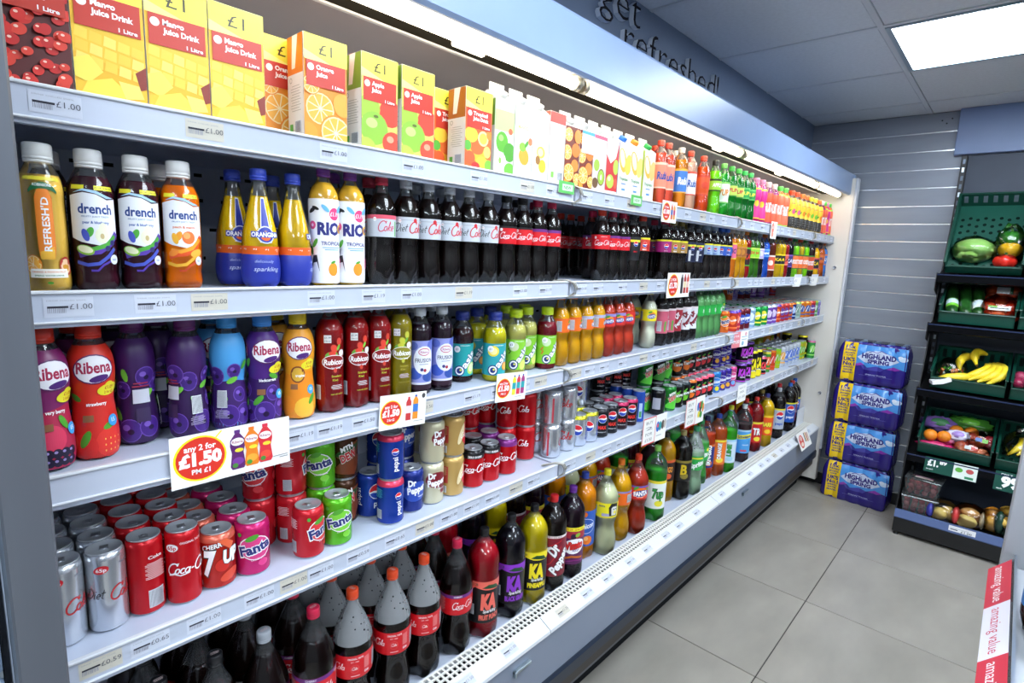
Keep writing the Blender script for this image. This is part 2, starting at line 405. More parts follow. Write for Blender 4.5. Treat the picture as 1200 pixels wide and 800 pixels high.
# shelves
TICK = {}
def ticket(price, aged):
    k = (price, aged)
    if k not in TICK:
        mb = MB(); mp = lambda u, v, o: (u/1000, -o, v/1000)
        el = [Rt(-29, -14, 29, 15, 'C8C3B6' if aged else 'C6CBD8'), Tx('DRINK CHILLED 500ML', -2, 10, 1.9, '9A9CA6', 46, 0)]
        x = -25; random.seed(len(price)*7+int(price[-1])+aged)
        el.append(Rt(-25, -1, -1, 2, '2C2C38'))
        while x < -4:
            w = .5+rnd()*.9; el.append(Rt(x, -8, x+w, -1, '9A9CA8')); x += w+.5+rnd()*.8
        el.append(Tx(price, 14, 1, 8.2, '50525E', 27, -.006))
        lay(mb, el, mp, 'card'); TICK[k] = mb.mesh('price_ticket')
    return TICK[k]
prices = ['£1.00', '£1.19', '£1.00', '£1.25', '£1.00', '£1.50']
near_t = {1: [.05, .24, .47, .66, .86, 1.04, 1.15], 2: [.045, .155, .235, .44, .56, .66, .82, 1.03, 1.14], 3: [.39, .455, .535, .70, .86, .96, 1.06, 1.14],
          4: [.045, .115, .20, .30, .37, .43, .52, .62, .71, .79, .87, .95, 1.05, 1.13]}
near_p = {4: ['£0.59', '£0.65', '£1.00', '£1.00', '£1.00', '£1.00'], 1: ['£1.00']*7, 2: ['£1.00', '£1.00', '£1.00', '£1.00', '£1.19', '£1.00', '£1.19', '£1.00', '£1.19'], 3: ['£1.19', '£1.19', '£1.50', '£1.50']}
for lv in (1, 2, 3, 4):
    zr = SH[lv]; zs_ = SURF[lv]
    for bi, (a, b) in enumerate(BAYS):
        x0, x1 = a+.002, b-.002
        sh = cpart(MB().box(x0, .004, zs_-.022, x1, BACK, zs_, m_shelf).box(x0, .004, zs_-.05, x1, .02, zs_-.02, m_shelf), 'shelf')
        ps = MB().box(x0, -.002, zr-.046, x1, .004, zr, m_strip)
        ps.cbox(x0, -.006, zr-.0045, x1, .004, zr+.0005, .0012, m_white).cbox(x0, -.006, zr-.0475, x1, .004, zr-.044, .0012, m_white)
        ps.build('price_strip', sh)
        if bi == 0: xs = near_t[lv]
        else:
            random.seed(lv*10+bi); xs = []; x = a+.06
            while x < b-.05: xs.append(x); x += .075+rnd()*.11
        for i, x in enumerate(xs):
            p = near_p.get(lv, prices) if bi == 0 else prices
            link('price_ticket', ticket(p[i % len(p)], (i*7+lv+bi) % 4 == 0), sh, (x, -.0022, zr-.024))
        if bi < 3:      # looped cable and round clip where two shelves meet
            x = b+.003; cb = MB()
            for dx in (0, .007, .013):
                cb.tube([(x+dx-.05, .03, zs_+.004), (x+dx-.02, .0, zr+.004), (x+dx+.004, -.012, zr-.004), (x+dx+.016, -.013, zr-.02), (x+dx+.008, -.012, zr-.038), (x+dx-.006, .004, zr-.05)], .0022, mat('B7B5AE' if dx else '8A857A', 'plastic'), 6)
            cb.build('shelf_cable', sh)
# bottom deck, intake grille, rail, front panel, bumper, kick plate
cpart(MB().box(0, .04, .40, LEN, BACK, .455, m_shelf), 'bottom_deck')
gr = MB()
for y in (-.021, -.003, .016, .034): gr.box(0, y-.0022, .4745, LEN, y+.0022, .480, mat('E8E6DF', 'paint'))
x = 0
while x < LEN: gr.box(x, -.021, .4755, x+.006, .034, .479, mat('E8E6DF', 'paint')); x += .0175
tag(cpart(gr, 'intake_grille'), kind='stuff')
cpart(MB().box(0, -.022, .44, LEN, .036, .455, m_blk), 'intake_well')
cpart(MB().box(0, .0345, .44, LEN, .0375, .481, m_white), 'grille_back_lip')
rail = None
for a, b in ((0, 1.17), (1.173, 2.5), (2.503, 3.75), (3.753, LEN)):
    rl = cpart(MB().prism([(-.022, .481), (-.024, .484), (-.070, .462), (-.072, .452), (-.066, .452), (-.022, .474)], 'x', a, b, m_white), 'ticket_rail')
    random.seed(int(a*100)); x = a+.09
    while x < b-.05:
        if not (.15 < x < .6 and a == 0): tk = link('price_ticket', ticket(prices[int(x*50) % 6], int(x*31) % 3 == 0), rl, (x, -.0478, .4737), (-math.radians(64), 0, 0))
        x += .11+rnd()*.13
m_front = noisy('front_panel_paint', '7E8899', '868FA0', 2, .35)
cpart(MB().prism([(-.066, .452), (-.066, .285), (-.05, .265), (.0, .265), (.0, .452)], 'x', 0, LEN+.004, m_front), 'front_panel')
cpart(MB().prism([(-.07, .288), (-.076, .278), (-.076, .236), (-.06, .228), (-.04, .228), (-.04, .288)], 'x', 0, LEN+.004, mat('1E2838', 'plastic')), 'bumper')
cpart(MB().box(0, -.058, .175, LEN, -.01, .228, mat('3B3530', 'paint')), 'bumper_backing')
cpart(MB().box(0, .0, .075, LEN, .02, .176, m_grey), 'kick_plate')
cpart(MB().prism([(-.03, .178), (-.035, .15), (-.02, .12), (.02, .12), (.02, .178)], 'x', 0, LEN, mat('7A8794', 'metal')), 'lower_rail')
cpart(MB().box(0, .03, .0, LEN, .05, .09, mat('14161A', 'matte')), 'plinth')
for x in (1.0, 2.83):
    cpart(MB().cbox(x, -.078, .405, x+.075, -.066, .416, .002, mat('A9B7BD', 'metal')).cbox(x, -.08, .396, x+.008, -.066, .416, .002, mat('A9B7BD', 'metal')), 'pull_handle')
cpart(MB().cbox(4.16, .04, .45, 4.326, .046, .60, .002, mat('D9DDE6', 'plastic')), 'end_guard')

# ================================================================ drinks: shapes (mm)
SHAPE = {   # profile [(z, r)], cap (z0, z1, r), petal feet (z, depth, n) or None
 'contour': ([(0, 22), (4, 28), (14, 32), (30, 32.6), (50, 31.5), (75, 29), (90, 28.6), (100, 30.6), (104, 31.2), (146, 31.6), (152, 32.3), (165, 30.5), (180, 24), (192, 17), (203, 12.8), (214, 12.5)], (212, 229, 14.6), (34, .26, 5)),
 'wave': ([(0, 22), (5, 30), (15, 32), (45, 32), (62, 30.5), (78, 29.2), (92, 30.8), (102, 32), (152, 32), (166, 31), (184, 24), (203, 13), (214, 12.5)], (212, 228, 14.6), (30, .22, 5)),
 'straight': ([(0, 24), (5, 30), (13, 31.5), (90, 31.2), (165, 31.5), (178, 30), (192, 23), (204, 13.5), (216, 12.6)], (214, 230, 14.6), (22, .12, 5)),
 'fanta': ([(0, 22), (6, 30), (20, 33), (45, 33.6), (65, 31), (84, 27.5), (96, 29), (110, 31.6), (152, 31.6), (162, 30), (182, 21), (200, 13.2), (214, 12.6)], (212, 228, 14.8), (24, .12, 5)),
 'oasis': ([(0, 27), (5, 32), (14, 33), (20, 32.4), (108, 32.4), (114, 33.4), (132, 33), (152, 27), (168, 18), (178, 16.5)], (176, 196, 19.5), (10, .05, 6)),
 'hourglass': ([(0, 26), (6, 31), (20, 33.8), (50, 33), (85, 29.3), (100, 29.8), (120, 33.4), (140, 33.8), (160, 30), (175, 21), (186, 17)], (184, 205, 19), (14, .06, 5)),
 'squat': ([(0, 27), (5, 33), (14, 34.6), (26, 32.5), (40, 34.6), (130, 34.6), (148, 33), (164, 25), (174, 19), (180, 18)], (178, 200, 20.5), (16, .08, 6)),
 'square': ([(0, 28), (6, 32), (22, 33), (40, 31), (60, 32.4), (120, 31.5), (142, 31.5), (160, 26), (172, 19), (180, 18)], (178, 200, 20.5), None),
 'bulb': ([(0, 23), (7, 30), (28, 34), (50, 33.4), (66, 30.8), (74, 31.8), (100, 30.4), (130, 24), (160, 17), (186, 13), (202, 12.6)], (200, 217, 14.8), (12, .05, 5)),
 'slimb': ([(0, 26), (5, 29.5), (14, 30), (140, 30), (158, 28), (172, 20), (184, 13.6), (192, 13)], (190, 206, 15), None),
 'big_contour': ([(0, 34), (6, 45), (25, 50), (58, 49.5), (88, 44.5), (112, 43.5), (128, 48), (138, 50), (190, 51), (204, 51.5), (232, 46), (268, 31), (296, 17), (308, 14), (322, 13.6)], (316, 335, 15.6), (50, .24, 5)),
 'big': ([(0, 36), (6, 48), (20, 52.5), (60, 52.5), (235, 52.5), (258, 50), (282, 37), (302, 18), (310, 14), (322, 13.6)], (316, 335, 15.6), (40, .2, 5)),
 'big_waist': ([(0, 36), (8, 47), (40, 52.5), (75, 51), (108, 43), (128, 44), (150, 50.5), (222, 52), (242, 49), (270, 34), (300, 16), (310, 14), (322, 13.6)], (316, 335, 15.6), (34, .10, 5)),
}
CANS = {'can': (33, 115, 27), 'slim': (29, 146, 26), 'tall': (33, 168, 27), 'mini': (26.5, 134, 25)}
ZS = {'hourglass': 1.10, 'squat': 1.06, 'square': 1.06, 'contour': 1.045, 'wave': 1.045, 'straight': 1.04, 'fanta': 1.04, 'slimb': 1.06, 'big_contour': 1.065, 'big': 1.05, 'big_waist': 1.055}   # real heights
XS = {'squat': .87, 'square': .85, 'hourglass': .93, 'straight': .95, 'big': .955, 'big_waist': .955, 'big_contour': .97}                    # and widths
PROD = {}
class Product: pass
def add_art(mb, art, R, rref, zmax, kind, fine):
    mp = lambda u, v, o: ((R(v)/1000+o)*math.sin(u/rref), -(R(v)/1000+o)*math.cos(u/rref), v/1000)
    lay(mb, art, mp, kind, du=rref*.09, dv=9)
import colorsys
def vivid(h):                                # drinks held to the light look brighter and purer than their bulk colour
    r, g, b = (int(h[i:i+2], 16)/255 for i in (0, 2, 4)); a, l, c = colorsys.rgb_to_hsv(r, g, b)
    if c > .3: l = min(1, l*1.06); c = min(1, c*1.22+.02)
    return '%02X%02X%02X' % tuple(int(round(q*255)) for q in colorsys.hsv_to_rgb(a, l, c))
def bottle(key, desc, shape, liq, cap, lab=None, art=(), fill=None, tint='F6F8F8', fog_sheen=0, dv=True, cap_top=None, liqkind='liq', name='drink_bottle'):
    prof, (c0, c1, cr), pt = SHAPE[shape]; R = rprof(prof); H = prof[-1][0]
    p = Product(); p.key = key; p.desc = desc; p.r = max(r for z, r in prof)/1000; zs = ZS.get(shape, 1); xs = XS.get(shape, 1); p.h = c1/1000*zs; p.name = name; p.cat = 'bottle'; p.parts = []
    big = H > 260; seg = 30
    zz = sorted(set([0, 2, 4, 7, 11]+[H*i/26 for i in range(1, 27)]))
    def mod(k):
        if not pt: return None
        zp, am, n = pt
        def f(r, z, a):
            t = max(0, 1-z*1000/zp); q = .5-.5*math.cos(n*a)
            return r*(1-am*q*min(1, t*1.3)), z+(.10*zp/1000*q*t if z < .004 else 0)
        return f
    fl = fill if fill else prof[-1][0]*.86
    zb = sorted(set(zz+[fl]))
    body = MB().lathe([(z/1000, R(z)/1000) for z in zb if z <= fl], pet(tint), seg, mod(0), caps=False)
    body.lathe([(z/1000, R(z)/1000) for z in zb if z >= fl], pet(tint, max(fog_sheen, .035)), seg, caps=False)  # pale film stands in for light caught in the neck, besides real fog
    p.parts.append(('body', body.mesh('body'), None))
    zl = [z for z in zz if z < fl-1]+[fl]
    lq = MB().lathe([(z/1000+(.0009 if z < 1 else 0), (R(z)-.9)/1000) for z in zl], mat(vivid(liq), liqkind), seg, mod(0))
    p.parts.append(('drink', lq.mesh('drink'), None))
    if fog_sheen > .205:
        dr = MB(); random.seed(len(key)*13)
        for k in range(34):
            z = fl+4+rnd()*(H-fl)*.55; a_ = rnd()*6.28; r_ = R(z)/1000+.0004; q = .0012+rnd()*.0012
            dr.sphere((r_*math.sin(a_), -r_*math.cos(a_), z/1000), q, mat('08080A', 'matte'), 6, 4)
        dm = dr.mesh('droplets'); p.parts.append(('droplets', dm, 'body'))
    if lab or art:
        lb = MB()
        if lab:
            z0, z1, lc = lab; n = max(2, int((z1-z0)/6))
            lb.lathe([((z0+(z1-z0)*i/n)/1000, R(z0+(z1-z0)*i/n)/1000+.0003) for i in range(n+1)], mat(lc, 'label'), seg, caps=False)
        add_art(lb, art, R, p.r*1000, H, 'label', dv)
        p.parts.append(('label', lb.mesh('label'), None))
    cm = mat(cap, 'plastic'); cb = MB()
    cb.lathe([(c0/1000, cr/1000*.99), (c0/1000+.003, cr/1000), (c0/1000+.0035, cr/1000*.95), (c0/1000+.0045, cr/1000*.98), (c1/1000-.002, cr/1000*.96), (c1/1000-.0006, cr/1000*.9), (c1/1000, cr/1000*.8)], cm, 24,
             lambda r, z, a: (r*(1+.018*math.cos(24*a)) if c0/1000+.004 < z < c1/1000-.001 else r, z))
    if cap_top: lay(cb, cap_top, lambda u, v, o: (u/1000, v/1000, c1/1000+o), 'label')
    cb.lathe([(c0/1000-.004, cr/1000*.97), (c0/1000-.0005, cr/1000*.99)], cm, 24)
    p.parts.append(('cap', cb.mesh('cap'), None))
    for _, me, _ in p.parts: me.transform(Matrix.Diagonal((xs, xs, zs, 1)))
    p.r *= xs
    PROD[key] = p; return p
CANLID = {}
def can(key, desc, shape, col, art=(), top=None, kind='can', dv=False, cat='can'):
    r, h, rt = CANS[shape]; p = Product(); p.key = key; p.desc = desc; p.r = r/1000+.0004; p.h = h/1000; p.name = 'drink_can'; p.cat = cat; p.parts = []
    nk = 12 if shape != 'slim' else 9
    prof = [(0, r*.78), (1, r*.82), (5, r*.97), (8, r), (h-nk-4, r), (h-nk*.55, r*.955), (h-3.2, rt*.985), (h-2.6, rt)]
    R = rprof([(z, q) for z, q in prof]); mb = MB()
    silver = mat('B9BDC4', 'metal')
    mb.lathe([(z/1000, q/1000) for z, q in prof[:3]], silver, 28, caps=True)
    mb.lathe([(z/1000, q/1000) for z, q in prof[2:5]], mat(col, kind), 28, caps=False)
    mb.lathe([(z/1000, q/1000) for z, q in prof[4:7]], mat(top or col, kind), 28, caps=False)
    if art: add_art(mb, art, lambda z: R(z), r, h, 'label', dv)
    p.parts.append(('body', mb.mesh('body'), None))
    if shape not in CANLID:
        ld = MB(); ld.lathe([((h-3.2)/1000, rt*.985/1000), ((h-1.2)/1000, (rt+.4)/1000), (h/1000, rt/1000), ((h-.4)/1000, (rt-1.4)/1000), ((h-5)/1000, (rt-3)/1000), ((h-4.4)/1000, (rt-4.5)/1000)], mat('C4C8CE', 'lid'), 28)
        tb = MB(); z = (h-3.6)/1000
        tb.cbox(-.0065, -.004, z, .0065, .013, z+.0012, .0005, mat('C9CCD2', 'metal')).lathe([(z, .0045), (z+.0016, .004)], mat('C9CCD2', 'metal'), 10)
        tb.lathe([(z-.0009, .0085), (z-.0005, .008)], mat('8E9298', 'metal'), 14, c=(0, -.010, 0))
        CANLID[shape] = (ld.mesh('lid'), tb.mesh('ring_pull'))
    p.parts.append(('lid', CANLID[shape][0], None)); p.parts.append(('ring_pull', CANLID[shape][1], 'lid'))
    PROD[key] = p; return p

# ---------------------------------------------------------------- artwork pieces (mm)
W_, K_, RED, NAV = 'F4F4F4', '101014', 'D0121E', '1E2A6E'
def globe(u, v, r): 
    return [El(u, v, r, r, W_), Pg(arc(u, v, r*.93, r*.93, 15, 185, 12)+[(u-r*.4, v+r*.12), (u+r*.3, v+r*.05)], 'D8222E'), Pg(arc(u, v, r*.93, r*.93, 195, 355, 12)+[(u+r*.3, v-r*.3), (u-r*.5, v-r*.12)], '1B3FA8')]
def barcode(u, v, w, h):
    o = [Rt(u-w/2, v-h/2, u+w/2, v+h/2, 'E4E6EA')]; x = u-w/2+1
    while x < u+w/2-1.5: o.append(Rt(x, v-h/2+1, x+.7, v+h/2-1, '50525C')); x += 1.7
    return o
def lines(u, v, w, n, c, h=1.1, gap=2.6): return [Rt(u-w/2*(1 if i % 3 else .8), v-i*gap, u+w/2*(1 if i % 2 else .75), v-i*gap+h, c) for i in range(n)]
def cola(z, w, c=W_, u=0, rot=0, lw=.2): return [script('Coca-Cola', u, z, w, c, lw, swash=True, rot=rot)]
def back_panel(u, z, h, c='E8EAEE'): return barcode(u, z, 16, h*.55)+lines(u+22, z+h*.3, 16, int(h/4), c)
def orange_slice(u, v, r):
    o = [El(u, v, r, r, 'EE8A1E'), El(u, v, r*.9, r*.9, 'F9DFA0'), El(u, v, r*.82, r*.82, 'F5AE3C')]
    for k in range(9):
        a = k*40; o.append(Sk([[(u, v), (u+r*.8*math.cos(math.radians(a)), v+r*.8*math.sin(math.radians(a)))]], r*.06, 'FBE7B8'))
    return o
def leaf(u, v, l, rot, c='4E9E2E'): return El(u, v, l, l*.42, c, rot, 10)
def berry(u, v, r, c, hi): return [El(u, v, r, r, c), El(u-r*.3, v+r*.3, r*.35, r*.28, hi)]
def splash(z, c1, c2): return [Pg([(-70, z), (-50, z+4), (-38, z-1), (-20, z+5), (-5, z), (12, z+6), (26, z-1), (45, z+4), (70, z), (70, z-9), (-70, z-9)], c1)] if c1 else []

# ---- half litre colas
COLA = '1A0B08'
def coke5(key, desc, cap, lab, logo, extra=(), back=True):
    a = list(extra)+logo+(back_panel(100, 125, 36) if back else [])+[El(-26, 138, 4, 4, W_), Tx('SUGAR', -26, 138, 1.6, RED)]
    bottle(key, desc, 'contour', COLA, cap, (102, 147, lab), a, fill=192, tint='EFF0EE')
coke5('diet5', 'diet cola bottle with silver label and white cap', 'C9CDD6', 'C3C8D0', [script('Diet', -23, 122, 30, K_, .16), script('Coke', 17, 122, 44, 'C8141E', .24)], [Rt(-70, 140, 70, 141, '9AA0AA'), El(12, 140, 5, 5, 'C8202A')])
coke5('dietpink5', 'diet cherry cola bottle with silver label and pink cap', 'C8324E', 'C3C8D0', [script('Coke', 0, 121, 40, 'C8405A', .22)], [Rt(-100, 139, 100, 147, 'E0566A'), Rt(24, 104, 29, 135, '54B43C')])
coke5('zero5', 'sugar-free cola bottle with red label and black cap', '17171A', RED, cola(122, 60), [Rt(-100, 142, 100, 147, K_)])
coke5('cherry5', 'cherry cola bottle with red and purple label, pink cap', 'C4234C', RED, cola(120, 60), [Rt(-100, 139, 100, 147, '6A2A78')])
coke5('coke5', 'classic cola bottle with plain red label and red cap', 'E03A20', RED, cola(121, 60), [Tx('ORIGINAL TASTE', 4, 141, 2.2, W_)])
def pep5(key, desc, cap, lab, lc=None, tall=False, extra=()):
    z0, z1 = (70, 150) if tall else (104, 150)
    a = [Rt(-110, z1-6, 110, z1, 'E6DC28')] if not tall else [Rt(-22, 132, 22, 140, 'E6DC28')]
    bottle(key, desc, 'wave', COLA, cap, (z0, z1, lab), a+globe(0, 126, 9)+[Tx('MAX' if lc else 'pepsi', 0, 109 if not tall else 100, 5, lc or W_, b=.03)]+list(extra)+back_panel(100, 124, 34), fill=190, tint='F2F1EE')
pep5('pmax5', 'black-label cola bottle with red lettering', '20242C', '16161A', 'D8202C', True)
pep5('praspb5', 'cola bottle with orange-red fruit label', 'DC3A26', 'D4402A', W_, False, [El(16, 118, 9, 9, 'B01820')])
pep5('pcherry5', 'cherry cola bottle with magenta label', 'C02848', '9C1E6C', 'E8A0C0')
pep5('pginger5', 'ginger cola bottle with gold label', '7A6A2E', 'A8803A', W_)
pep5('pnavy5', 'cola bottle with tall navy label', '30343E', '141C3C', W_, True, [Rt(-16, 74, -6, 118, 'D8DCE4')])
pep5('pdiet5', 'diet cola bottle with silver-blue label and yellow flash', '8FA6C4', '9DB4D0', '1B3FA8')
pep5('pblue5', 'cola bottle with bright blue label and blue cap', '2E62C8', '2A55B4', W_)
# ---- still drinks, second shelf
bottle('refreshd', 'pale orange juice drink bottle with vertical orange label', 'square', 'D9B65A', 'E6E6E2', None,
       [Rt(-30, 150, 30, 155, 'E8D838'), Pg([(-10, 45), (10, 45), (12, 60), (12, 128), (6, 140), (-6, 140), (-12, 128), (-12, 60)], 'F0862A'), Pg([(-10, 45), (10, 45), (10, 62), (-10, 55)], 'F5B93C'),
        Tx("REFRESH'D", 1, 92, 10, W_, 72, .02, 0, 90), Pg(arc(0, 128, 22, 20, 155, 25, 8)+arc(0, 128, 22, 11, 25, 155, 8), '1E6A3C'), Tx('ROBINSONS', 0, 144, 3.6, W_, 26)]
       + orange_slice(-22, 38, 13)+[El(26, 36, 11, 13, 'B83A2A'), El(26, 36, 9, 10, 'F0C8A0'), El(26, 36, 6, 7, 'D8962A'), Rt(-26, 20, 27, 32, 'EFEBDF'), Tx('ORANGE & PASSION FRUIT', 0, 28, 2.2, 'E07A1E', 48), Tx('SPRING WATER DRINK', 0, 23, 2, '3A7A3A', 40), leaf(0, 13, 4, 0)], fill=158)
def drench(key, desc, liq, a1, a2, fruit, sub, c1, c2):
    bottle(key, desc, 'squat', liq, 'DDDCDA', None,
           [Rt(-33, 143, -12, 149, 'EADF2A'), Rt(2, 143, 33, 149, 'EADF2A'), Tx('£1.19  2 for £2', 17, 146, 2.3, K_, 28),
            Pg([(-36, 76), (-20, 70), (4, 66), (20, 72), (36, 84), (36, 132), (20, 130), (4, 137), (-14, 139), (-36, 134)], 'EDEEF2'),
            Pg([(-30, 138), (-14, 141), (4, 138), (20, 132), (32, 133), (20, 136), (4, 142), (-14, 144)], 'A9CDE8'),
            Tx('drench', 2, 117, 13, '1C3F86', 50, .03), Tx('FRUITY JUICY TASTY', 2, 106, 2.2, '5A78A8', 40), Tx(sub, 2, 98, 3.6, c1, 38, .03),
            Sk([[(-26, 52), (-12, 56), (4, 58), (20, 68), (34, 84)]], 9, a1), Sk([[(-22, 62), (-6, 60), (14, 66), (30, 80)]], 6, a2), Sk([[(-30, 42), (-14, 38), (2, 40), (16, 50), (28, 62)]], 5, c2),
            Sk([[(-10, 30), (0, 30), (8, 38), (20, 44)]], 3, a1), El(-8, 84, 8, 5, a2, 60), El(-14, 80, 9, 5, c2, 110)]+fruit+[El(26, 46, 7, 7, 'E6EAF4'), Tx('NO', 26, 46, 3, '5068A0')]
           + barcode(52, 46, 10, 26), fill=162, tint='F4F2F0')
pear = [El(9, 80, 10, 11, 'EFEFD0'), El(11, 90, 6, 8, 'EFEFD0'), El(9, 79, 3, 4, 'CDB880'), El(-16, 59, 13, 7, '8FBF3A', -12), El(-16, 60, 11, 5, 'EFEFC8', -12), El(16, 62, 4, 4, '34306E'), El(24, 70, 4, 4, '34306E')]
peach = [El(8, 82, 11, 10, 'EE7A3A'), El(5, 85, 6, 5, 'F8A860'), El(22, 58, 12, 6, 'F4B440', 12), El(-18, 58, 9, 5, 'F08A2E', 20)]
drench('drench_pear', 'dark purple juice drink bottle with pear label', '4A1A2C', '5A38A8', '4FA83A', pear, 'pear & blueberry', '3C5FA8', '4C58C0')
drench('drench_peach', 'amber juice drink bottle with peach and mango label', 'D97A12', 'E8541E', 'F2A028', peach, 'peach & mango', 'E07020', 'F0B030')
bottle('orangina', 'pear-shaped yellow citrus soda bottle with blue base', 'bulb', 'C9A91C', '2E44B0', (3, 63, '26359C'),
       [Rt(-110, 62, 110, 77, 'E8641E')]+[Tx('£1', u, 69, 7, W_, b=.03) for u in (-66, -44, -22, 0, 22, 44, 66)]+[Tx('sparkling', 0, 36, 8, 'C9D2F0', 46, 0, .3), Tx('deliciously', -4, 50, 5, 'A9B6E8', 34, 0, .3),
        Pg([(-11, 84), (11, 84), (9, 130), (6, 165), (-6, 165), (-9, 130)], 'E4E8F4'), Pg([(-9, 86), (9, 86), (7, 130), (4.5, 163), (-4.5, 163), (-7, 130)], '26359C'),
        El(0, 98, 17, 16, 'D8DCEC'), El(0, 98, 15, 14, '26359C'), El(0, 96, 10, 9, 'E8641E'), El(0, 99, 5, 6, 'F4C030'), Rt(-28, 93, 28, 104, '26359C'), Tx('ORANGINA', 0, 98.5, 8, W_, 54, .03)], fill=168)
bottle('rio', 'white-label tropical drink bottle with purple cap', 'straight', 'C9A23A', '7A3A9C', (7, 168, 'EFEFF0'),
       [El(12, 140, 12, 12, 'E83E7A'), Tx('£1.19', 12, 140, 8, W_, 20, .02), Tx('RIO', 0, 112, 22, '2A2A78', 50, .05), El(30, 112, 9, 9, 'F2B41E'), El(30, 112, 5, 5, '2A2A78'), El(-36, 118, 8, 8, 'E84E86'), El(-36, 118, 3, 3, 'F6D0DC'),
        Tx('TROPICAL', 6, 84, 7, '4A4A8C', 46, .02), Rt(-14, 75, 26, 76.5, '5AA8E0'), Rt(-10, 71, 24, 72.5, '5AA8E0'), El(8, 34, 11, 13, 'F0962A'), leaf(8, 48, 6, 20), leaf(-30, 84, 10, 60), leaf(-38, 70, 9, 100, '2E7A3A'),
        El(-36, 146, 9, 4, K_, 30), El(-28, 150, 8, 3, K_, -20), El(26, 150, 10, 5, '6AB4E8', 40), El(-8, 150, 10, 4, '6AB4E8', 140), Pg([(-40, 30), (-34, 60), (-26, 62), (-20, 28), (-26, 48), (-34, 46)], '26262C'), El(-28, 66, 6, 5, 'F4F4F4'), El(36, 50, 6, 6, 'E84E86'), El(34, 40, 5, 5, 'E87AA0'), El(40, 70, 5, 8, '3A2A78')], fill=200)
# ---- third shelf
def ribena(key, desc, c_top, c_bot, cap, fruit, word, liq='2A1030'):
    u0 = 0
    a = [Pg([(-106, 88), (-60, 92), (-20, 86), (20, 94), (60, 88), (106, 92), (106, 5), (-106, 5)], c_bot)]+fruit+[El(0, 138, 30, 22, '5A1E5C'), El(0, 138, 28, 20, 'F0EEF2'), Tx('Ribena', 0, 141, 16, 'A81C48', 50, .03), El(6, 124, 14, 5, '4A2070', 10),
         El(22, 106, 20, 9, 'E8DC30', 6), El(22, 112, 8, 6, 'E8DC30'), Tx('£1.09', 22, 109, 5, 'B83A1E', 16), Tx('2 for £2', 22, 102, 4, 'B83A1E', 18), Tx(word, 0, 86, 5, W_, b=.03), Rt(-22, 60, -6, 70, '8A5A3A'), El(24, 58, 9, 9, '3A9AD8'), Tx('15', 24, 59, 6, W_)]
    a += [Rt(70, 70, 98, 92, 'C8C8D4'), Rt(74, 40, 96, 62, '3A2A50'), Rt(70, 96, 98, 98, 'A83048'), Rt(72, 101, 96, 103, 'A83048')]+barcode(-84, 60, 18, 30)+lines(-84, 40, 24, 6, 'A8A0B8')
    bottle(key, desc, 'hourglass', liq, cap, (4, 172, c_top), a, fill=150, name='drink_bottle')
def currants(c='42207A', hi='7A58B8'):
    o = []
    for u, v, r in ((-40, 30, 18), (-8, 26, 20), (30, 34, 18), (62, 26, 18), (-72, 30, 18), (95, 30, 16), (10, 62, 13), (-50, 66, 12), (52, 92, 13), (-96, 100, 15), (92, 112, 15), (-60, 108, 12)):
        o += [El(u, v, r+1.5, r+1.5, '6A48A8')]+berry(u, v, r, c, hi)+[El(u+r*.1, v-r*.1, r*.3, r*.25, '1C0C36')]
    return o+[leaf(-20, 50, 13, 40), leaf(44, 54, 12, 120, '6AB83A'), leaf(-64, 92, 12, 20, '6AB83A'), leaf(14, 92, 12, -20), leaf(84, 52, 11, 60), leaf(-84, 66, 13, 140, '6AB83A'), leaf(96, 84, 12, 30, '6AB83A'), leaf(-40, 118, 10, 60), leaf(60, 116, 11, 100, '6AB83A')]
sb = [El(20, 26, 26, 24, 'E0342A'), El(-24, 22, 22, 20, 'D82A24'), leaf(-20, 34, 15, 60), leaf(18, 52, 12, 20), leaf(-36, 96, 12, -20), El(-50, 30, 18, 16, 'E4503A'), El(60, 28, 20, 20, 'E0342A')]+[El(8+i % 4*8, 14+i//4*9, 1, 1.5, 'F6C860') for i in range(12)]
bb = [El(-10, 48, 22, 20, 'D83A5C'), El(-34, 44, 16, 16, 'D83A5C')]+[e for i in range(10) for e in berry(-26+i % 5*11, 14+i//5*13, 7, '1C1430', '9A8AC0')]+[leaf(-30, 66, 14, 30), leaf(10, 70, 12, 120)]
ribena('rib_berry', 'purple fruit drink bottle with mixed berries and red cap', '7A1E5E', 'B02448', 'D0321E', bb, 'very berry')
ribena('rib_straw', 'red strawberry fruit drink bottle with red cap', 'D8301E', 'D0281E', 'D8321E', sb, 'strawberry', '8A1010')
ribena('rib_purple', 'dark purple blackcurrant drink bottle with purple cap', '3A1656', '2E1248', '6A2A6E', currants(), 'blackcurrant')
ribena('rib_blue', 'light blue and purple blackcurrant drink bottle', '4A9CD8', '3A1A60', '3A9AE0', currants(), 'blackcurrant')
ribena('rib_light', 'purple blackcurrant drink bottle with light blue cap', '4A1E78', '34165A', '3A8AD8', currants(), 'blackcurrant')
ribena('rib_orange', 'orange tropical fruit drink bottle with yellow cap', 'E89A1E', 'E8881A', 'E8C81E', [El(-6, 88, 18, 16, '7A3A1E'), El(-6, 88, 15, 13, 'D8A838'), El(10, 24, 24, 20, 'F2B83A'), El(-32, 30, 20, 18, 'EE8A1E'), leaf(26, 40, 13, 50), El(50, 30, 18, 18, 'F0A02A')], 'tropical', 'B86A10')
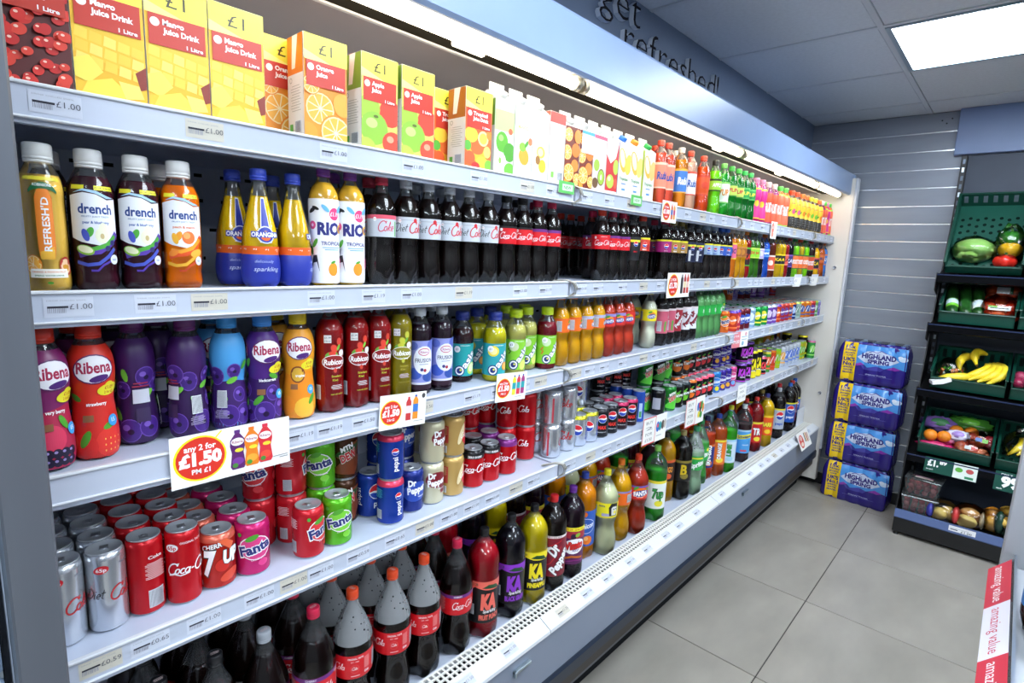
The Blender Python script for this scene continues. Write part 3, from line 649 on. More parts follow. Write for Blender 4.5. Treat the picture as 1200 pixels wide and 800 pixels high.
def rubi(key, desc, liq, c2):
    bottle(key, desc, 'straight', liq, 'C8B4B0', None, [Rt(-18, 150, -2, 166, 'E8E2E0'), Tx('£1.19', -10, 161, 3.4, K_, 13), Tx('2 for £2', -10, 154, 3, K_, 13), El(16, 152, 6, 8, c2), El(4, 138, 7, 9, c2, 30), leaf(14, 140, 7, 60, '7AB83A'), El(-2, 124, 14, 8, '6AA83A', 10), El(0, 128, 8, 5, c2),
           El(4, 110, 27, 15, 'F0EAEA'), El(4, 110, 25.5, 13.5, liq), Tx('Rubicon', 4, 110, 11, W_, 46, .03, .15), Tx('Sparkling', 8, 98, 4, W_, 22, 0, .2), El(22, 128, 7, 7, 'EAE4E4'), El(6, 92, 4, 5, c2), Tx('Strawberry', 10, 80, 4.5, 'D8C83A', 24), Tx('Kiwi', 6, 72, 4.5, 'D8C83A', 12)]
           + lines(10, 60, 26, 4, 'E0C8C8')+[Tx('made with real fruit', 10, 42, 3, 'D8C83A', 28)]+barcode(-34, 46, 14, 30)+barcode(84, 60, 14, 40), fill=196, tint='FAF4F4')
rubi('rubi_red', 'red sparkling strawberry kiwi bottle with white script label', '8E1A1C', 'E0402E')
rubi('rubi_green', 'olive-yellow sparkling fruit bottle with white script label', '8A8418', 'C8C83A')
bottle('frusion', 'dark berry water bottle with lilac oval label', 'slimb', '2E1626', 'D5DAE0', (14, 130, '8A90CC'),
       [Rt(-95, 14, 95, 26, '2E1626'), Rt(-95, 26, 95, 31, 'D8D6E4'), El(-20, 52, 18, 14, '3E5AB8'), El(16, 44, 16, 12, '34509C'), El(28, 120, 16, 12, '5868B8'), El(-24, 118, 12, 10, '5868B8'), El(4, 84, 27, 34, 'E4E6F2'), El(4, 104, 15, 9, 'C03A4C'), El(4, 104, 13, 7, 'E4E6F2'), Tx('Ribena', 4, 104, 6, 'B02A44', 20), Tx('FRUSION', 4, 84, 9, '4A4A58', 44, .02), Rt(-8, 74, 16, 75.5, '8A8A98'), El(-2, 62, 4, 4, '34306E'), El(6, 60, 4, 4, 'A82A3C')], fill=168, tint='F2F2F6')
def oasis(key, desc, liq, cap, lab, fr):
    bottle(key, desc, 'oasis', liq, cap, (19, 109, lab), fr+[El(-14, 34, 15, 15, '1C2C78'), El(-14, 34, 12, 12, W_), El(-14, 34, 8, 8, '1C2C78'), El(-11, 36, 3, 3, 'E8E040'), Tx('asis', 12, 66, 19, '1C2C78', 56, .07, 0, 52), Tx('asis', 12, 66, 19, W_, 54, .03, 0, 52),
           El(-22, 94, 9, 9, W_), Tx('£1', -22, 94, 6, '444444'), Tx('CITRUS PUNCH', 2, 104, 2.6, W_, 30)]+barcode(90, 60, 16, 36), fill=150)
oas_f = [El(-14, 88, 17, 15, 'F2DA3A'), El(-14, 88, 12, 10, 'F8ECA0'), El(26, 44, 12, 12, 'F08A1E'), El(26, 44, 9, 9, 'F8C060')]
oas_l = [Sk([[(-30, 66), (-24, 74), (-32, 80), (-22, 88)], [(34, 40), (28, 48), (36, 54), (28, 62)]], 3, K_), El(18, 34, 12, 16, 'D8E070', -30), El(-14, 88, 15, 13, 'D0D8B0')]
oasis('oasis_teal', 'dark apple fruit drink bottle with teal label', '3A1418', '28398E', '1E9C9C', [El(24, 40, 14, 18, 'B8DC60', -30), El(24, 42, 10, 13, 'E4F0B8', -30)])
oasis('oasis_citrus', 'yellow citrus fruit drink bottle with teal label', 'BFB81E', '28398E', '2AA0A8', oas_f)
oasis('oasis_lime', 'pale lime fruit drink bottle with lime green label', 'B8B468', 'C6E01E', '86C832', oas_l)
oasis('oasis_red', 'red berry fruit drink bottle with lime green label', '7A1224', 'C6E01E', '86C832', [El(-16, 88, 15, 13, 'C8DCB0'), Sk([[(-32, 50), (-26, 58), (-34, 64), (-26, 72)]], 4, 'E0502A'), El(34, 80, 8, 20, 'D8302A')])
def fnt5(key, desc, liq, cap, lab, top, logo=True):
    f = [El(0, 128, 17, 14, lab), El(2, 134, 14, 9, 'F0902A'), leaf(-8, 142, 9, 20), El(0, 126, 20, 9, '24388E', 6), Tx('FANTA', 0, 126, 10, W_, 36, .03, 0, 6)] if logo else []
    bottle(key, desc, 'fanta', liq, cap, (108, 152, lab), [Rt(-110, 142, 110, 152, top)]+f+barcode(-50, 128, 18, 32)+lines(-78, 140, 18, 8, 'E8E0D8')+barcode(80, 128, 18, 32)+[Rt(98, 112, 104, 140, '4AA83C'), Rt(46, 112, 52, 138, '6A3A8C')], fill=182)
fnt5('fanta5', 'yellow-orange soda bottle with orange label', 'D6A60A', 'EA7A1A', 'EE6A1A', 'EE6A1A')
fnt5('fantaz5', 'yellow-orange soda bottle with silver and orange label', 'D6A60A', 'A9A9A4', 'EE6A1A', 'B4B4CC')
fnt5('fantared5', 'coral red fruit soda bottle with red label', 'B8442A', 'B4928A', 'D8322A', '8A86C0')
fnt5('fantaface5', 'coral red fruit soda bottle with red label and red cap', 'B8442A', 'D8281E', 'DA2A26', 'DA2A26')
fnt5('fantalem5', 'cloudy white lemon soda bottle with yellow label', 'C4C4B4', 'E6D41E', 'F0DC1E', 'F0DC1E')
def drp5(key, desc, lab, tc, liq=COLA, cap='5A1420'):
    bottle(key, desc, 'wave', liq, cap, (52, 148, lab), [Rt(-110, 140, 110, 148, 'E4D8D8'), Tx('Dr', -4, 118, 22, K_, 26, .09, .1, 55), Tx('Dr', -4, 118, 22, tc, 26, .04, .1, 55), Tx('Pepper', 10, 92, 17, K_, 60, .09, .1, 55), Tx('Pepper', 10, 92, 17, tc, 58, .04, .1, 55)]+barcode(-60, 80, 20, 40)+barcode(90, 80, 20, 40)+[Rt(-38, 60, -30, 100, '4AA83C')], fill=188)
drp5('drp5', 'dark cola bottle with maroon label', '9C1C2C', W_)
drp5('drpz5', 'dark cola bottle with white and maroon label', 'DADADF', '8E1C2E')
drp5('drpc5', 'cherry cola bottle with pink and white back label', 'C85A72', 'F2D8DC')
bottle('sprite5', 'green tinted lemon-lime soda bottle with green label', 'contour', '7FA67C', '3AA84A', (102, 147, '26A844'), [Tx('Sprite', 0, 124, 14, W_, 48, .03, .1), El(20, 136, 6, 6, 'F0E03A')]+barcode(-60, 124, 18, 30)+barcode(90, 124, 18, 30), fill=190, tint='DDF2DF')
def gen5(key, desc, shape, liq, cap, lab, l2, word=None, wc=W_, z=None, tint='F4F4F2'):
    z0, z1 = z or (60, 150); zc = (z0+z1)/2
    a = [Rt(-110, z1-8, 110, z1, l2), Rt(-110, z0, 110, z0+5, l2)]+([Tx(word, 0, zc, (z1-z0)*.28, wc, 46, .04, .1)] if word else [El(0, zc, 16, 14, l2)])+barcode(80, zc, 16, 30)+lines(-60, zc+14, 26, 7, 'E0E0D8')
    bottle(key, desc, shape, liq, cap, (z0, z1, lab), a, fill=184, tint=tint)
gen5('five_orange', 'orange fruit soda bottle with pink and yellow label', 'straight', 'E08A10', 'B8B0A8', 'E86A8A', 'F4D030', 'RIO', NAV, (90, 165))
gen5('five_amber', 'golden drink bottle with brown label', 'wave', 'CFA00E', 'B4B8BC', '9C5A2A', 'C8862E', None, W_, (100, 150))
gen5('five_red', 'red soda bottle with dark label', 'straight', 'A01C22', 'D87A1E', '2A1418', '54B432', 'KA', 'D83A2A', (60, 150))
gen5('five_dew', 'green citrus soda bottle with lime label', 'wave', '3E7A1A', '4A5A28', '8AD432', 'C6EE5A', 'DEW', 'C8202A', (100, 150))
gen5('five_violet', 'dark soda bottle with lilac label', 'wave', '1C1420', '8A96A8', 'B49CD8', 'D8D0EC', None, W_, (98, 150))
gen5('five_blue', 'bright blue energy drink bottle with orange cap', 'wave', '2A62C0', 'D86E1E', '3A7AD4', '6AA8E8', 'pepsi', W_, (110, 150))
gen5('five_brown', 'brown energy drink bottle with white and red label', 'straight', '6E2A10', '5A4A48', 'D8583A', 'F0D8C8', None, W_, (40, 120))
gen5('five_ka_y', 'yellow soda bottle with black label', 'straight', 'D0B012', '26262A', '1A1A1E', 'F0D21A', 'KA', 'F0D21A', (70, 130))
gen5('five_ka_r', 'red soda bottle with coral label', 'straight', '9C1A24', '26262A', 'D85A4A', 'E8867A', 'KA', K_, (70, 130))
gen5('five_ka_k', 'black soda bottle with violet label', 'straight', '1A1018', '9C2028', '3A2A6A', '7A4AB0', 'KA', 'D8D8E8', (60, 130))
gen5('five_luco_g', 'lime green sports drink bottle with orange label', 'straight', '84C41E', '2E8A4A', 'E8763A', '3A6A2A', 'BOOST', W_, (50, 135))
gen5('five_luco_o', 'olive orange sports drink bottle with orange label', 'straight', 'B09A1E', 'C84A2A', 'E86A2E', '3A6A2A', 'BOOST', W_, (50, 135))
gen5('five_luco_r', 'dark sports drink bottle with green and red label', 'straight', '3A1A16', 'C0282E', 'D8502E', '3A8A3A', 'BOOST', W_, (40, 135))
gen5('five_mix', 'slim red and yellow soda bottle with black label', 'slimb', 'D8B01E', '3A3A48', '1E1E26', 'D84A5A', 'KA', 'F0D21A', (50, 120))
gen5('five_irn', 'orange-brown soda bottle with orange label', 'wave', 'A8541A', '6A5A54', 'D8702E', 'C8522A', 'BRU', NAV, (90, 150))
gen5('five_irnb', 'blue and orange soda bottle', 'wave', '3A78C0', 'D86E1E', '3A7AC8', 'E8863A', 'BRU', W_, (80, 150))
# ---- top shelf bottles
gen5('top_peach', 'peach pink still drink bottle with red cap', 'straight', 'E0644A', 'E0503A', 'EE8A6E', 'F8C8B0', 'Rubi', '2A4A9C', (60, 150))
gen5('top_orange', 'orange still drink bottle with blue label', 'straight', 'F0A01E', 'D8D2C8', '3A78C8', 'F4B43A', 'Rubi', W_, (60, 150))
gen5('top_clear', 'clear peach water bottle with white label', 'straight', 'D8B098', 'E0503A', 'F2EDE8', 'E0604A', 'Rubi', '2A5AA8', (60, 150))
gen5('top_flame', 'orange-red fizzy drink bottle with clear label', 'wave', 'DE5A16', 'E0503A', 'E0541E', 'D8401E', None, 'F4D8C8', (70, 150))
gen5('top_lime', 'lime green fizzy drink bottle with dark label', 'contour', '8ACC28', '2A2A28', '9AD83A', '3A4A1E', 'APPLE', W_, (100, 150), 'E4F6D8')
gen5('top_sevenw', 'green lemon-lime bottle with white fruit label', 'wave', '2EA03A', '7ACA6A', 'EAF2E4', '7ACA5A', '7UP', 'E0882E', (60, 148), 'CFF0CF')
gen5('top_seven', 'green lemon-lime bottle with yellow-green label', 'wave', '1E8A34', '58C858', 'C8E060', '3A9A3A', '7UP', 'C8302A', (96, 150), 'C4EEC6')
gen5('top_green', 'dark green lemon-lime bottle with green cap', 'wave', '188038', '38C05A', '2E9C48', '5AC860', '7UP', 'E0E040', (100, 150), 'C4EEC6')
gen5('top_magenta', 'magenta energy drink bottle with yellow neck', 'hourglass', 'C8247A', 'C880A8', 'D8308A', 'F0C030', None, W_, (20, 160))
gen5('top_berry', 'purple and orange smoothie bottle with pale cap', 'hourglass', '7A2A5A', 'D8C0C4', 'E05A3A', '8A2A6A', 'FRUIT', W_, (10, 160))
gen5('top_fruit', 'orange and green smoothie bottle with green cap', 'hourglass', 'E0762A', '58B84A', 'EE6A4A', '8AD04A', 'FRUIT', W_, (10, 165))
def iced(key, desc, c, cap):
    a = [Rt(-110, 5, 110, 70, '1E1A18')]
    random.seed(3)
    for i in range(60): a.append(Rt(-98+i % 12*16.5+rnd()*4, 8+i//12*12+rnd()*3, -98+i % 12*16.5+9, 11+i//12*12, 'A8A49C'))
    a += [El(-30, 120, 14, 14, 'E8C03A'), El(0, 138, 16, 8, 'E8D040'), Tx('ICED', 0, 138, 7, 'C8202A', 24, .03), El(10, 96, 13, 13, c), leaf(-16, 100, 10, 40)]
    bottle(key, desc, 'hourglass', 'B85A1E', cap, (5, 165, 'F2C83A'), a, fill=160)
iced('top_tea_p', 'iced tea bottle with pink fruit and black base pattern', 'E05A8A', 'E8542E')
iced('top_tea_o', 'iced tea bottle with orange fruit and black base pattern', 'F08A2E', 'EE7A3A')
iced('top_tea_g', 'iced tea bottle with lemon and green cap', '7AC03A', 'D8D03A')

# ---- cans
def fcan(key, desc, c, c2): can(key, desc, 'can', c, [El(0, 62, 32, 26, 'F0E8EC', -12), El(0, 62, 30, 24, c2, -12), leaf(-6, 84, 14, 20), Tx('Fanta', 0, 62, 22, '1A2468', 66, .09, 0, 12), Tx('Fanta', 0, 62, 22, W_, 66, .085, 0, 12), Tx('Fanta', 0, 62, 20, '1C2870', 62, .04, 0, 12), Tx('CANNED DRINK', 6, 38, 4, 'F0D8E0', 30, .01, 0, 6), El(-30, 92, 4, 4, '4AA83C'), El(14, 28, 10, 8, c2), El(60, 50, 12, 12, c2)]+barcode(-68, 28, 18, 26)+lines(-68, 90, 26, 8, 'EED8DC'))
fcan('fan_pink', 'hot pink strawberry soda can', 'C81E6A', 'D83A80'); fcan('fan_red', 'red cherry soda can', 'C81E2A', 'D8323A'); fcan('fan_green', 'bright green apple soda can', '5CB81E', '7ACA3A')
fcan('fan_orange', 'orange flavoured soda can', 'E86A1A', 'EE8A2E')
can('dietslim', 'tall slim silver diet cola can', 'slim', 'D2D6DC', [script('Diet', -18, 72, 30, K_, .13), script('Coke', 26, 68, 46, 'C41A24', .2), El(-6, 118, 11, 7, 'D0202C', 10), Tx('65p', -6, 118, 6, W_, 15, .02), Tx('NO CALORIES', 36, 122, 3.4, '6A7080', 30), script('Coke', -66, 72, 40, 'C41A24', .2)]+lines(-46, 100, 16, 12, 'C08088'), kind='chrome')
can('cokeslim', 'tall slim red cola can', 'slim', 'C8101C', [Tx('ORIGINAL TASTE', 12, 124, 4, 'F2D8D8', 40), El(-22, 116, 11, 7.5, W_), Tx('65p', -22, 116, 7, 'C8101C', 16, .03), script('Coca-Cola', 10, 72, 84, W_, .24, swash=True)]+barcode(-78, 32, 26, 34)+lines(-78, 100, 32, 12, 'F0C8C8')+[Tx('Coke', -78, 112, 6, W_, 22)])
can('cher7', 'cherry red lemon-lime soda can', 'can', 'B82418', [Tx('CHERRY', -8, 92, 9, '1A1414', 46, .07, .1, 10), Tx('CHERRY', -8, 92, 9, W_, 44, .03, .1, 10), Tx('7', -16, 58, 46, '12221A', 26, .1, .1), Tx('7', -16, 58, 46, W_, 24, .06, .1), El(6, 50, 13, 13, 'C8281E'), Tx('UP', 24, 66, 26, '12221A', 36, .1, .1), Tx('UP', 24, 66, 26, W_, 34, .06, .1), El(20, 26, 20, 10, 'D84A30', 20), Pg([(0, 100), (14, 104), (30, 90), (22, 78)], 'E0603A'), Rt(-40, 12, -32, 22, 'D8C8C8')], top='D86A54')
can('pepcan', 'royal blue cola can with red and blue globe', 'can', '163A9C', globe(4, 70, 20)+[Tx('pepsi', 16, 38, 14, W_, 40, .02), Tx('pepsi', -44, 56, 12, W_, 44, 0, 0, 90)]+barcode(-72, 26, 18, 24)+lines(-72, 90, 24, 9, '5AA8C8'))
can('peprasp', 'blue cola can with pink rim and vertical lettering', 'can', '163A9C', globe(18, 74, 9)+[Tx('pepsi', 18, 42, 13, W_, 36, .02, 0, 90)]+barcode(-34, 28, 18, 24)+lines(-34, 92, 24, 9, '3AA8B8'), top='D83A5A')
can('pepdiet', 'silver diet cola can with yellow rim', 'can', 'CCD2DC', globe(-14, 62, 20)+[Tx('pepsi', 24, 50, 13, '2A4AA8', 48, .02, 0, 90), Rt(-56, 40, -46, 80, '5AA83C')]+lines(-74, 80, 20, 8, '7A8094'), top='E0DC3A', kind='chrome')
def mx(key, desc, c, rim): can(key, desc, 'can', c, globe(0, 76, 17)+[Tx('MAX', 0, 42, 13, 'E0342A', 34, .05), Tx('MAXIMUM TASTE', 0, 24, 4, 'C8C8CC', 34)]+barcode(-70, 40, 18, 26)+lines(70, 90, 20, 9, '9A9AA4'), top=rim)
mx('pmaxcan', 'black sugar-free cola can with globe', '16161A', '26262C'); mx('pcherrycan', 'black and cherry pink cola can with globe', '2A1018', 'B8285A'); mx('pginger', 'black and bronze cola can with globe', '241A10', '9C6A2A')
can('pepenergy', 'slender cobalt blue drink can with pale side panel', 'mini', '2A55B8', [Rt(-4, 20, 10, 84, 'B4C8EC'), Rt(-2, 24, 8, 50, '4A9A5A'), Tx('ENERGY', -26, 66, 8, W_, 50, .02, 0, 90)])
def drp(key, desc, c, t, bub): can(key, desc, 'can', c, ([Pg(arc(2, 70, 32, 22, 0, 360, 16), bub), Pg([(10, 52), (34, 60), (30, 34), (14, 30)], bub)] if bub else [El(0, 58, 36, 26, '2A4AA8', 10)])+[Tx('Dr', -12, 82, 16, t, 22, .05, .1, 8), Tx('Pepper', 2, 64, 17, t, 54, .05, .1, 8), Tx('VANILLA FLOAT', 16, 44, 4, t, 24)]+lines(70, 90, 22, 9, 'A8A090')+barcode(-76, 34, 18, 26))
drp('drpblue', 'dark blue cola can with white lettering', '1C2F80', W_, None); drp('drpcream', 'cream coloured cola can with maroon lettering bubble', 'D6CFAE', W_, '7A1420')
drp('drpcan', 'maroon cola can with white lettering', '6A1422', W_, None)
can('vancoke', 'tan vanilla cola can with red panel', 'can', 'CBA560', [El(24, 62, 26, 34, 'C81A1E', 15), El(0, 64, 8, 30, 'E0CFA0', -20), script('Coca-Cola', 24, 62, 58, W_, .2, rot=10)]+[Rt(-64, 40, -38, 88, 'A83028')]+barcode(-50, 22, 16, 20)+lines(-51, 84, 20, 9, 'D8A878'))
def cokecan(key, desc, rim, col='C4101A', tx=W_): can(key, desc, 'can', col, [script('Coca-Cola', 0, 58, 84, tx, .24, swash=True)]+([Rt(-104, 89, 104, 103, rim), Tx('ZERO SUGAR', 0, 95, 6, W_, 44, .04)] if rim == '121216' else ([Rt(-104, 92, 104, 103, rim)] if rim else []))+barcode(-78, 34, 20, 26)+lines(-78, 88, 28, 10, 'F0C0C0'), top=rim)
cokecan('zerocan', 'red sugar-free cola can with black rim', '121216'); cokecan('cherrycan', 'red cherry cola can with purple rim', '7A2A7A'); cokecan('cokecan', 'plain red cola can with white script', None)
can('dietcan', 'silver diet cola can with red script', 'can', 'D2D6DC', [script('Diet', -4, 82, 32, K_, .14), script('Coke', 0, 54, 56, 'B8141E', .2), Rt(-70, 10, -64, 92, 'C03040')]+barcode(56, 30, 18, 34)+lines(76, 88, 22, 11, 'C89AA0'), kind='chrome')
def dew(key, desc, c, c2, shape='can'): can(key, desc, shape, c, [Pg([(-40, 20), (-10, 50), (-30, 62), (10, 92), (40, 96), (30, 60), (44, 50), (20, 12)], c2), Pg([(-34, 60), (-4, 84), (40, 90), (10, 58)], '1E4A1E'), Tx('MTN', 0, 82, 11, W_, 34, .05, .2, 25), Tx('DEW', 4, 62, 18, 'E0E4D8', 46, .1, .2, 25), Tx('DEW', 4, 62, 18, 'C8202A', 44, .05, .2, 25)]+[Rt(-90, 30, -56, 80, 'A8A8B0')])
dew('dewgreen', 'black and green citrus soda can with red lettering', '1E7A2A', '5AC83A'); dew('dewbrown', 'dark brown citrus soda can with green lettering', '4A2A16', '7A3A1E'); dew('dewblack', 'black citrus soda can with grey nutrition panel', '16181A', '3A8A2A')
def tango(key, desc, c, c2, rim): can(key, desc, 'can', '15120F', [El(-6, 50, 24, 24, c), El(-12, 58, 10, 8, c2), leaf(4, 78, 9, 40), Tx('Tango', 0, 62, 15, K_, 50, .09, 0, 8), Tx('Tango', 0, 62, 15, W_, 48, .04, 0, 8), Rt(20, 16, 44, 20, 'D8D4CC'), El(56, 46, 18, 20, c)], top=rim)
tango('tan_apple', 'black soda can with green apple picture', '6AB82E', 'B4E070', '2A3438'); tango('tan_orange', 'black soda can with orange picture', 'E8721E', 'F8B060', 'D8702A'); tango('tan_red', 'black soda can with red berry picture', 'D8323A', 'F08A7A', 'E0506A')
def rub(key, desc, c, c2): can(key, desc, 'can', c, [El(0, 62, 32, 22, W_), El(0, 62, 30.5, 20.5, c), Tx('Rubicon', 0, 62, 15, W_, 52, .04, .2, 8), El(8, 26, 12, 12, c2), El(-20, 92, 10, 8, c2), El(40, 92, 9, 9, c2)])
rub('rub_purple', 'violet exotic juice can with gold fruit', '3A2390', 'E8A82A'); rub('rub_blue', 'sky blue exotic juice can with yellow fruit', '2E7AC8', 'E8D82A'); rub('rub_pink', 'pink and blue exotic juice can', 'D84A8A', '6AA8E0')
def ka(key, desc, c, rim, shape='can'): h = CANS[shape][1]; can(key, desc, shape, '121014', [Pg([(-100, h*.24), (-60, h*.3), (-30, h*.22), (10, h*.31), (40, h*.22), (100, h*.28), (100, 8), (-100, 8)], c) if shape == 'tall' else Rt(-100, 8, 100, 14, c), Tx('KA', 0, h*.52, h*.32, c, 44, .08, .1), Tx('Sparkling', 4, h*.3, 7, W_, 34, .02, .2), Tx('KA', 80, h*.52, h*.32, c, 44, .08, .1)], top=rim)
ka('ka_purple', 'black soda can with purple lettering', 'B83AC8', '7A4AA8'); ka('ka_yellow', 'tall black soda can with yellow lettering and rim', 'E8D41A', 'E8D41A', 'tall'); ka('ka_red', 'black soda can with coral lettering', 'E8424A', 'D8586A')
def en(key, desc, shape, c, c2, rim=None, word=None): h = CANS[shape][1]; can(key, desc, shape, c, [El(0, h*.55, 18, h*.2, c2), Rt(-100, h*.18, 100, h*.25, c2)]+([Tx(word, 0, h*.55, 12, W_, 40, .04, .1, 12)] if word else [Sk([[(-14, h*.35), (0, h*.7), (12, h*.4), (20, h*.66)]], 4, W_)]), top=rim)
en('en_green', 'green and orange energy can', 'mini', '4A9A3A', 'E8622A', 'E0DC4A'); en('en_orange', 'orange red slim energy can', 'mini', 'E0521E', 'C8301E', 'E8822A'); en('en_lime', 'lime yellow slim drink can', 'mini', 'B8C81E', '7AA81E', '8AD02A')
en('en_white', 'white energy can with blue scribbles', 'mini', 'C4CCD6', '4A6AB8', 'D8DCE4'); en('en_white_o', 'white energy can with orange scribbles', 'mini', 'C8CCD2', 'D89A4A', 'D8DCE4'); en('en_yellow', 'yellow and green slim energy can', 'mini', 'C8C02A', '6AB03A', 'A8D03A')
en('en_red', 'orange and red slim energy can', 'mini', 'D85A2E', 'C82A3A', 'E8763A'); en('en_leaf', 'green slim energy can', 'mini', '3AA04A', '8AD05A', 'D87AA0'); en('en_black', 'black and yellow tall energy can', 'tall', '1A1A16', 'D8C81A', 'D8C81A')
en('en_olive', 'olive yellow tall energy can', 'tall', '8A8A1A', 'A8A42A', '9A9AA0'); en('en_amber', 'silver and orange tall energy can', 'tall', 'D8862A', 'B8BCC4', 'B8BCC4'); en('en_plum', 'dark plum tall energy can', 'tall', '2A1434', '5A2A6A')
en('s3_purple', 'pale and purple exotic juice can', 'can', '7A4AB0', 'C8B4E0', 'C4C8D4'); en('s3_red', 'red and orange fruit soda can', 'can', 'D8402A', 'E8762E', '6A4AB0', 'Fanta'); en('s3_vimto', 'red and violet fruit soda can', 'can', 'C0323A', '5A3A8A', 'D84A3A', 'Vimto')
en('s3_irn', 'orange and blue soda can', 'can', 'E0702A', '22387E', 'E8823A', 'BRU'); en('s3_navy', 'navy soda can with pale panels', 'can', '22387E', '9AB4DC', 'D8702A'); en('s3_pale', 'pale mint drink can with lime rim', 'can', 'B8CCC0', '6A8A7A', 'B8DC5A')
en('s3_orange', 'bright orange drink can', 'can', 'E07A1A', '2A4A8E', 'E8862E'); en('s3_lilac', 'lilac and silver drink can', 'can', '9A8AC8', '5A3A9A', 'B4C0D4'); en('s3_green', 'lime and silver drink can', 'can', '7ABE6A', 'B4CCC0', 'C8D84A')
en('s3_ice', 'ice blue cola can', 'can', '9CC4E4', 'D8E8F4', 'A8C8E4'); en('spritecan', 'green lemon-lime soda can', 'can', '189A44', 'E8DC3A', '189A44', 'Sprite'); en('s3_fruit', 'pink and red fruit soda can', 'can', 'D83A5A', 'E86A3A', '6A4AC0')

# ---- large bottles
def coke2(key, desc, cap, lab, logo, fill=216, fog_sheen=.34, extra=(), tint='EAECEE'):
    bottle(key, desc, 'big_contour', COLA, cap, (134, 194, lab), list(extra)+logo+[Tx('ORIGINAL TASTE', 62, 186, 4.5, W_, 40), Tx('EST. 1886', 60, 178, 3, 'F0C8C8', 20), El(60, 160, 11, 11, 'E85A5A'), El(60, 160, 10, 10, lab), script('Coke', 60, 160, 15, W_, .2), Tx('Coke', 92, 146, 6, W_, 14, .03), Rt(84, 154, 100, 184, 'DE6A6A'), Rt(50, 141, 72, 143, 'F0C8C8')]+barcode(125, 164, 24, 40)+lines(-75, 184, 30, 9, 'F0C8C8', 1.4, 4.6), fill=fill, fog_sheen=fog_sheen, tint=tint,
           cap_top=[Sk([[(-8, -3), (8, 3)]], 1.2, 'F0D8D8'), Sk([[(-8, 0), (7, 6)]], 1, 'F0D8D8'), Sk([[(-6, -6), (8, 0)]], 1, 'F0D8D8')])
coke2('coke2', 'large cola bottle with red label and orange-red cap', 'E84A1E', RED, cola(164, 70, lw=.2), 216, .27)
coke2('cherry2', 'large cherry cola bottle with red and purple label', 'D8244C', RED, cola(160, 76, lw=.2), 270, .04, [Rt(-170, 184, 170, 194, '6A2A78'), Tx('CHERRY', -20, 189, 4.5, W_, 26)])
coke2('diet2', 'large diet cola bottle with silver label and grey cap', 'A9AEB6', 'C2C6CE', [script('Coke', 10, 164, 60, 'C41A24', .2)], 290, .04)
coke2('zero2', 'large sugar-free cola bottle with red label and black cap', '16161A', RED, cola(162, 76), 270, .04)
def ka2(key, desc, liq, cap, c, fruit): bottle(key, desc, 'big', liq, cap, (58, 188, '131013'), [Rt(-170, 172, 170, 190, c), Pg([(-170, 172), (-120, 160), (-100, 172), (-60, 158), (-44, 172), (-10, 164), (10, 174), (40, 160), (70, 172), (110, 160), (170, 172)], c), Tx('KA', 4, 126, 44, c, 56, .08, .05), Pg([(-20, 170), (0, 180), (30, 176), (44, 160), (14, 166)], '1E4A2A'), Tx('Sparkling', 8, 96, 10, W_, 48, .02, .2), Tx(fruit, 8, 76, 15, c, 74, .06), Tx('£1.29', -44, 180, 8, '1E4A2A', 20), Tx('KA', -110, 126, 44, c, 56, .08, .05)]+barcode(-52, 100, 12, 34), fill=296)
ka2('ka2_red', 'large cherry red soda bottle with black label, coral lettering', '981424', '17171A', 'EE6A5A', 'FRUIT PUNCH'); ka2('ka2_purple', 'large dark grape soda bottle with black and purple label', '16101C', '17171A', '8A34C0', 'BLACK GRAPE'); ka2('ka2_yellow', 'large yellow pineapple soda bottle with black label', 'B8A812', '17171A', 'F2DC1A', 'PINEAPPLE')
bottle('drp2', 'large dark cola bottle with maroon label and red cap', 'big', COLA, 'D8262A', (62, 208, '7E1428'), [Rt(-170, 200, 170, 208, 'E8DADA'), Tx('£1.49 or 2 for £2.50', 0, 204, 4, K_, 60), Sk([[(-60, 120), (-20, 170), (30, 190)], [(-50, 90), (-10, 110), (30, 170)]], 3, 'C8242E'), Tx('Dr', 0, 160, 40, K_, 44, .1, .1, 55), Tx('Dr', 0, 160, 40, W_, 42, .05, .1, 55), Tx('Pepper', 26, 116, 34, K_, 104, .1, .1, 55), Tx('Pepper', 26, 116, 34, W_, 100, .05, .1, 55), Tx('Dr Pepper', -120, 130, 26, W_, 110, .05, .1, 55)], fill=298)
def vimto(key, desc, liq, cap, c): bottle(key, desc, 'big', liq, cap, (62, 200, '5A1C54'), [Rt(-170, 186, 170, 200, 'EADF2A'), Tx('£1.29   2 for £2', 0, 193, 6, 'C8301E', 70), Rt(-170, 160, 170, 186, 'A8283A'), berry(-6, 166, 11, '2A1030', '7A4A8A')[0], El(12, 172, 11, 7, '8AB83A', 20), El(0, 130, 46, 28, W_, 8), Tx('Vimto', 0, 134, 26, '8A1020', 78, .09, .1, 6), Tx('Vimto', 0, 134, 26, 'D8241E', 76, .05, .1, 6), Tx('FIZZY', 8, 114, 7, '4A2A8A', 30, .03), Sk([[(-50, 80), (-10, 92), (40, 84)]], 8, 'C8681E'), Sk([[(-46, 70), (0, 78), (50, 72)]], 4, c)], fill=297)
vimto('vimto2', 'large dark berry soda bottle with purple cap', '241020', '6A2A94', '8A2A7A'); vimto('vimtoz2', 'large berry soda bottle with green and purple label', '4A1420', '2A6A54', '5AA83A')
bottle('rub2', 'large orange soda bottle with blue fruit label', 'big', 'D8920C', '3A55B8', (60, 200, '2E5AB0'), [El(-10, 186, 22, 12, 'E8701E'), El(6, 140, 44, 30, 'DCE4F2'), El(6, 140, 42, 28, '2E5AB0'), Tx('Rubicon', 6, 140, 20, W_, 74, .03, .2, 12), El(16, 84, 22, 18, 'EE7A1E'), El(10, 90, 10, 8, 'F8B870'), Rt(-60, 64, -50, 100, W_)], fill=296)
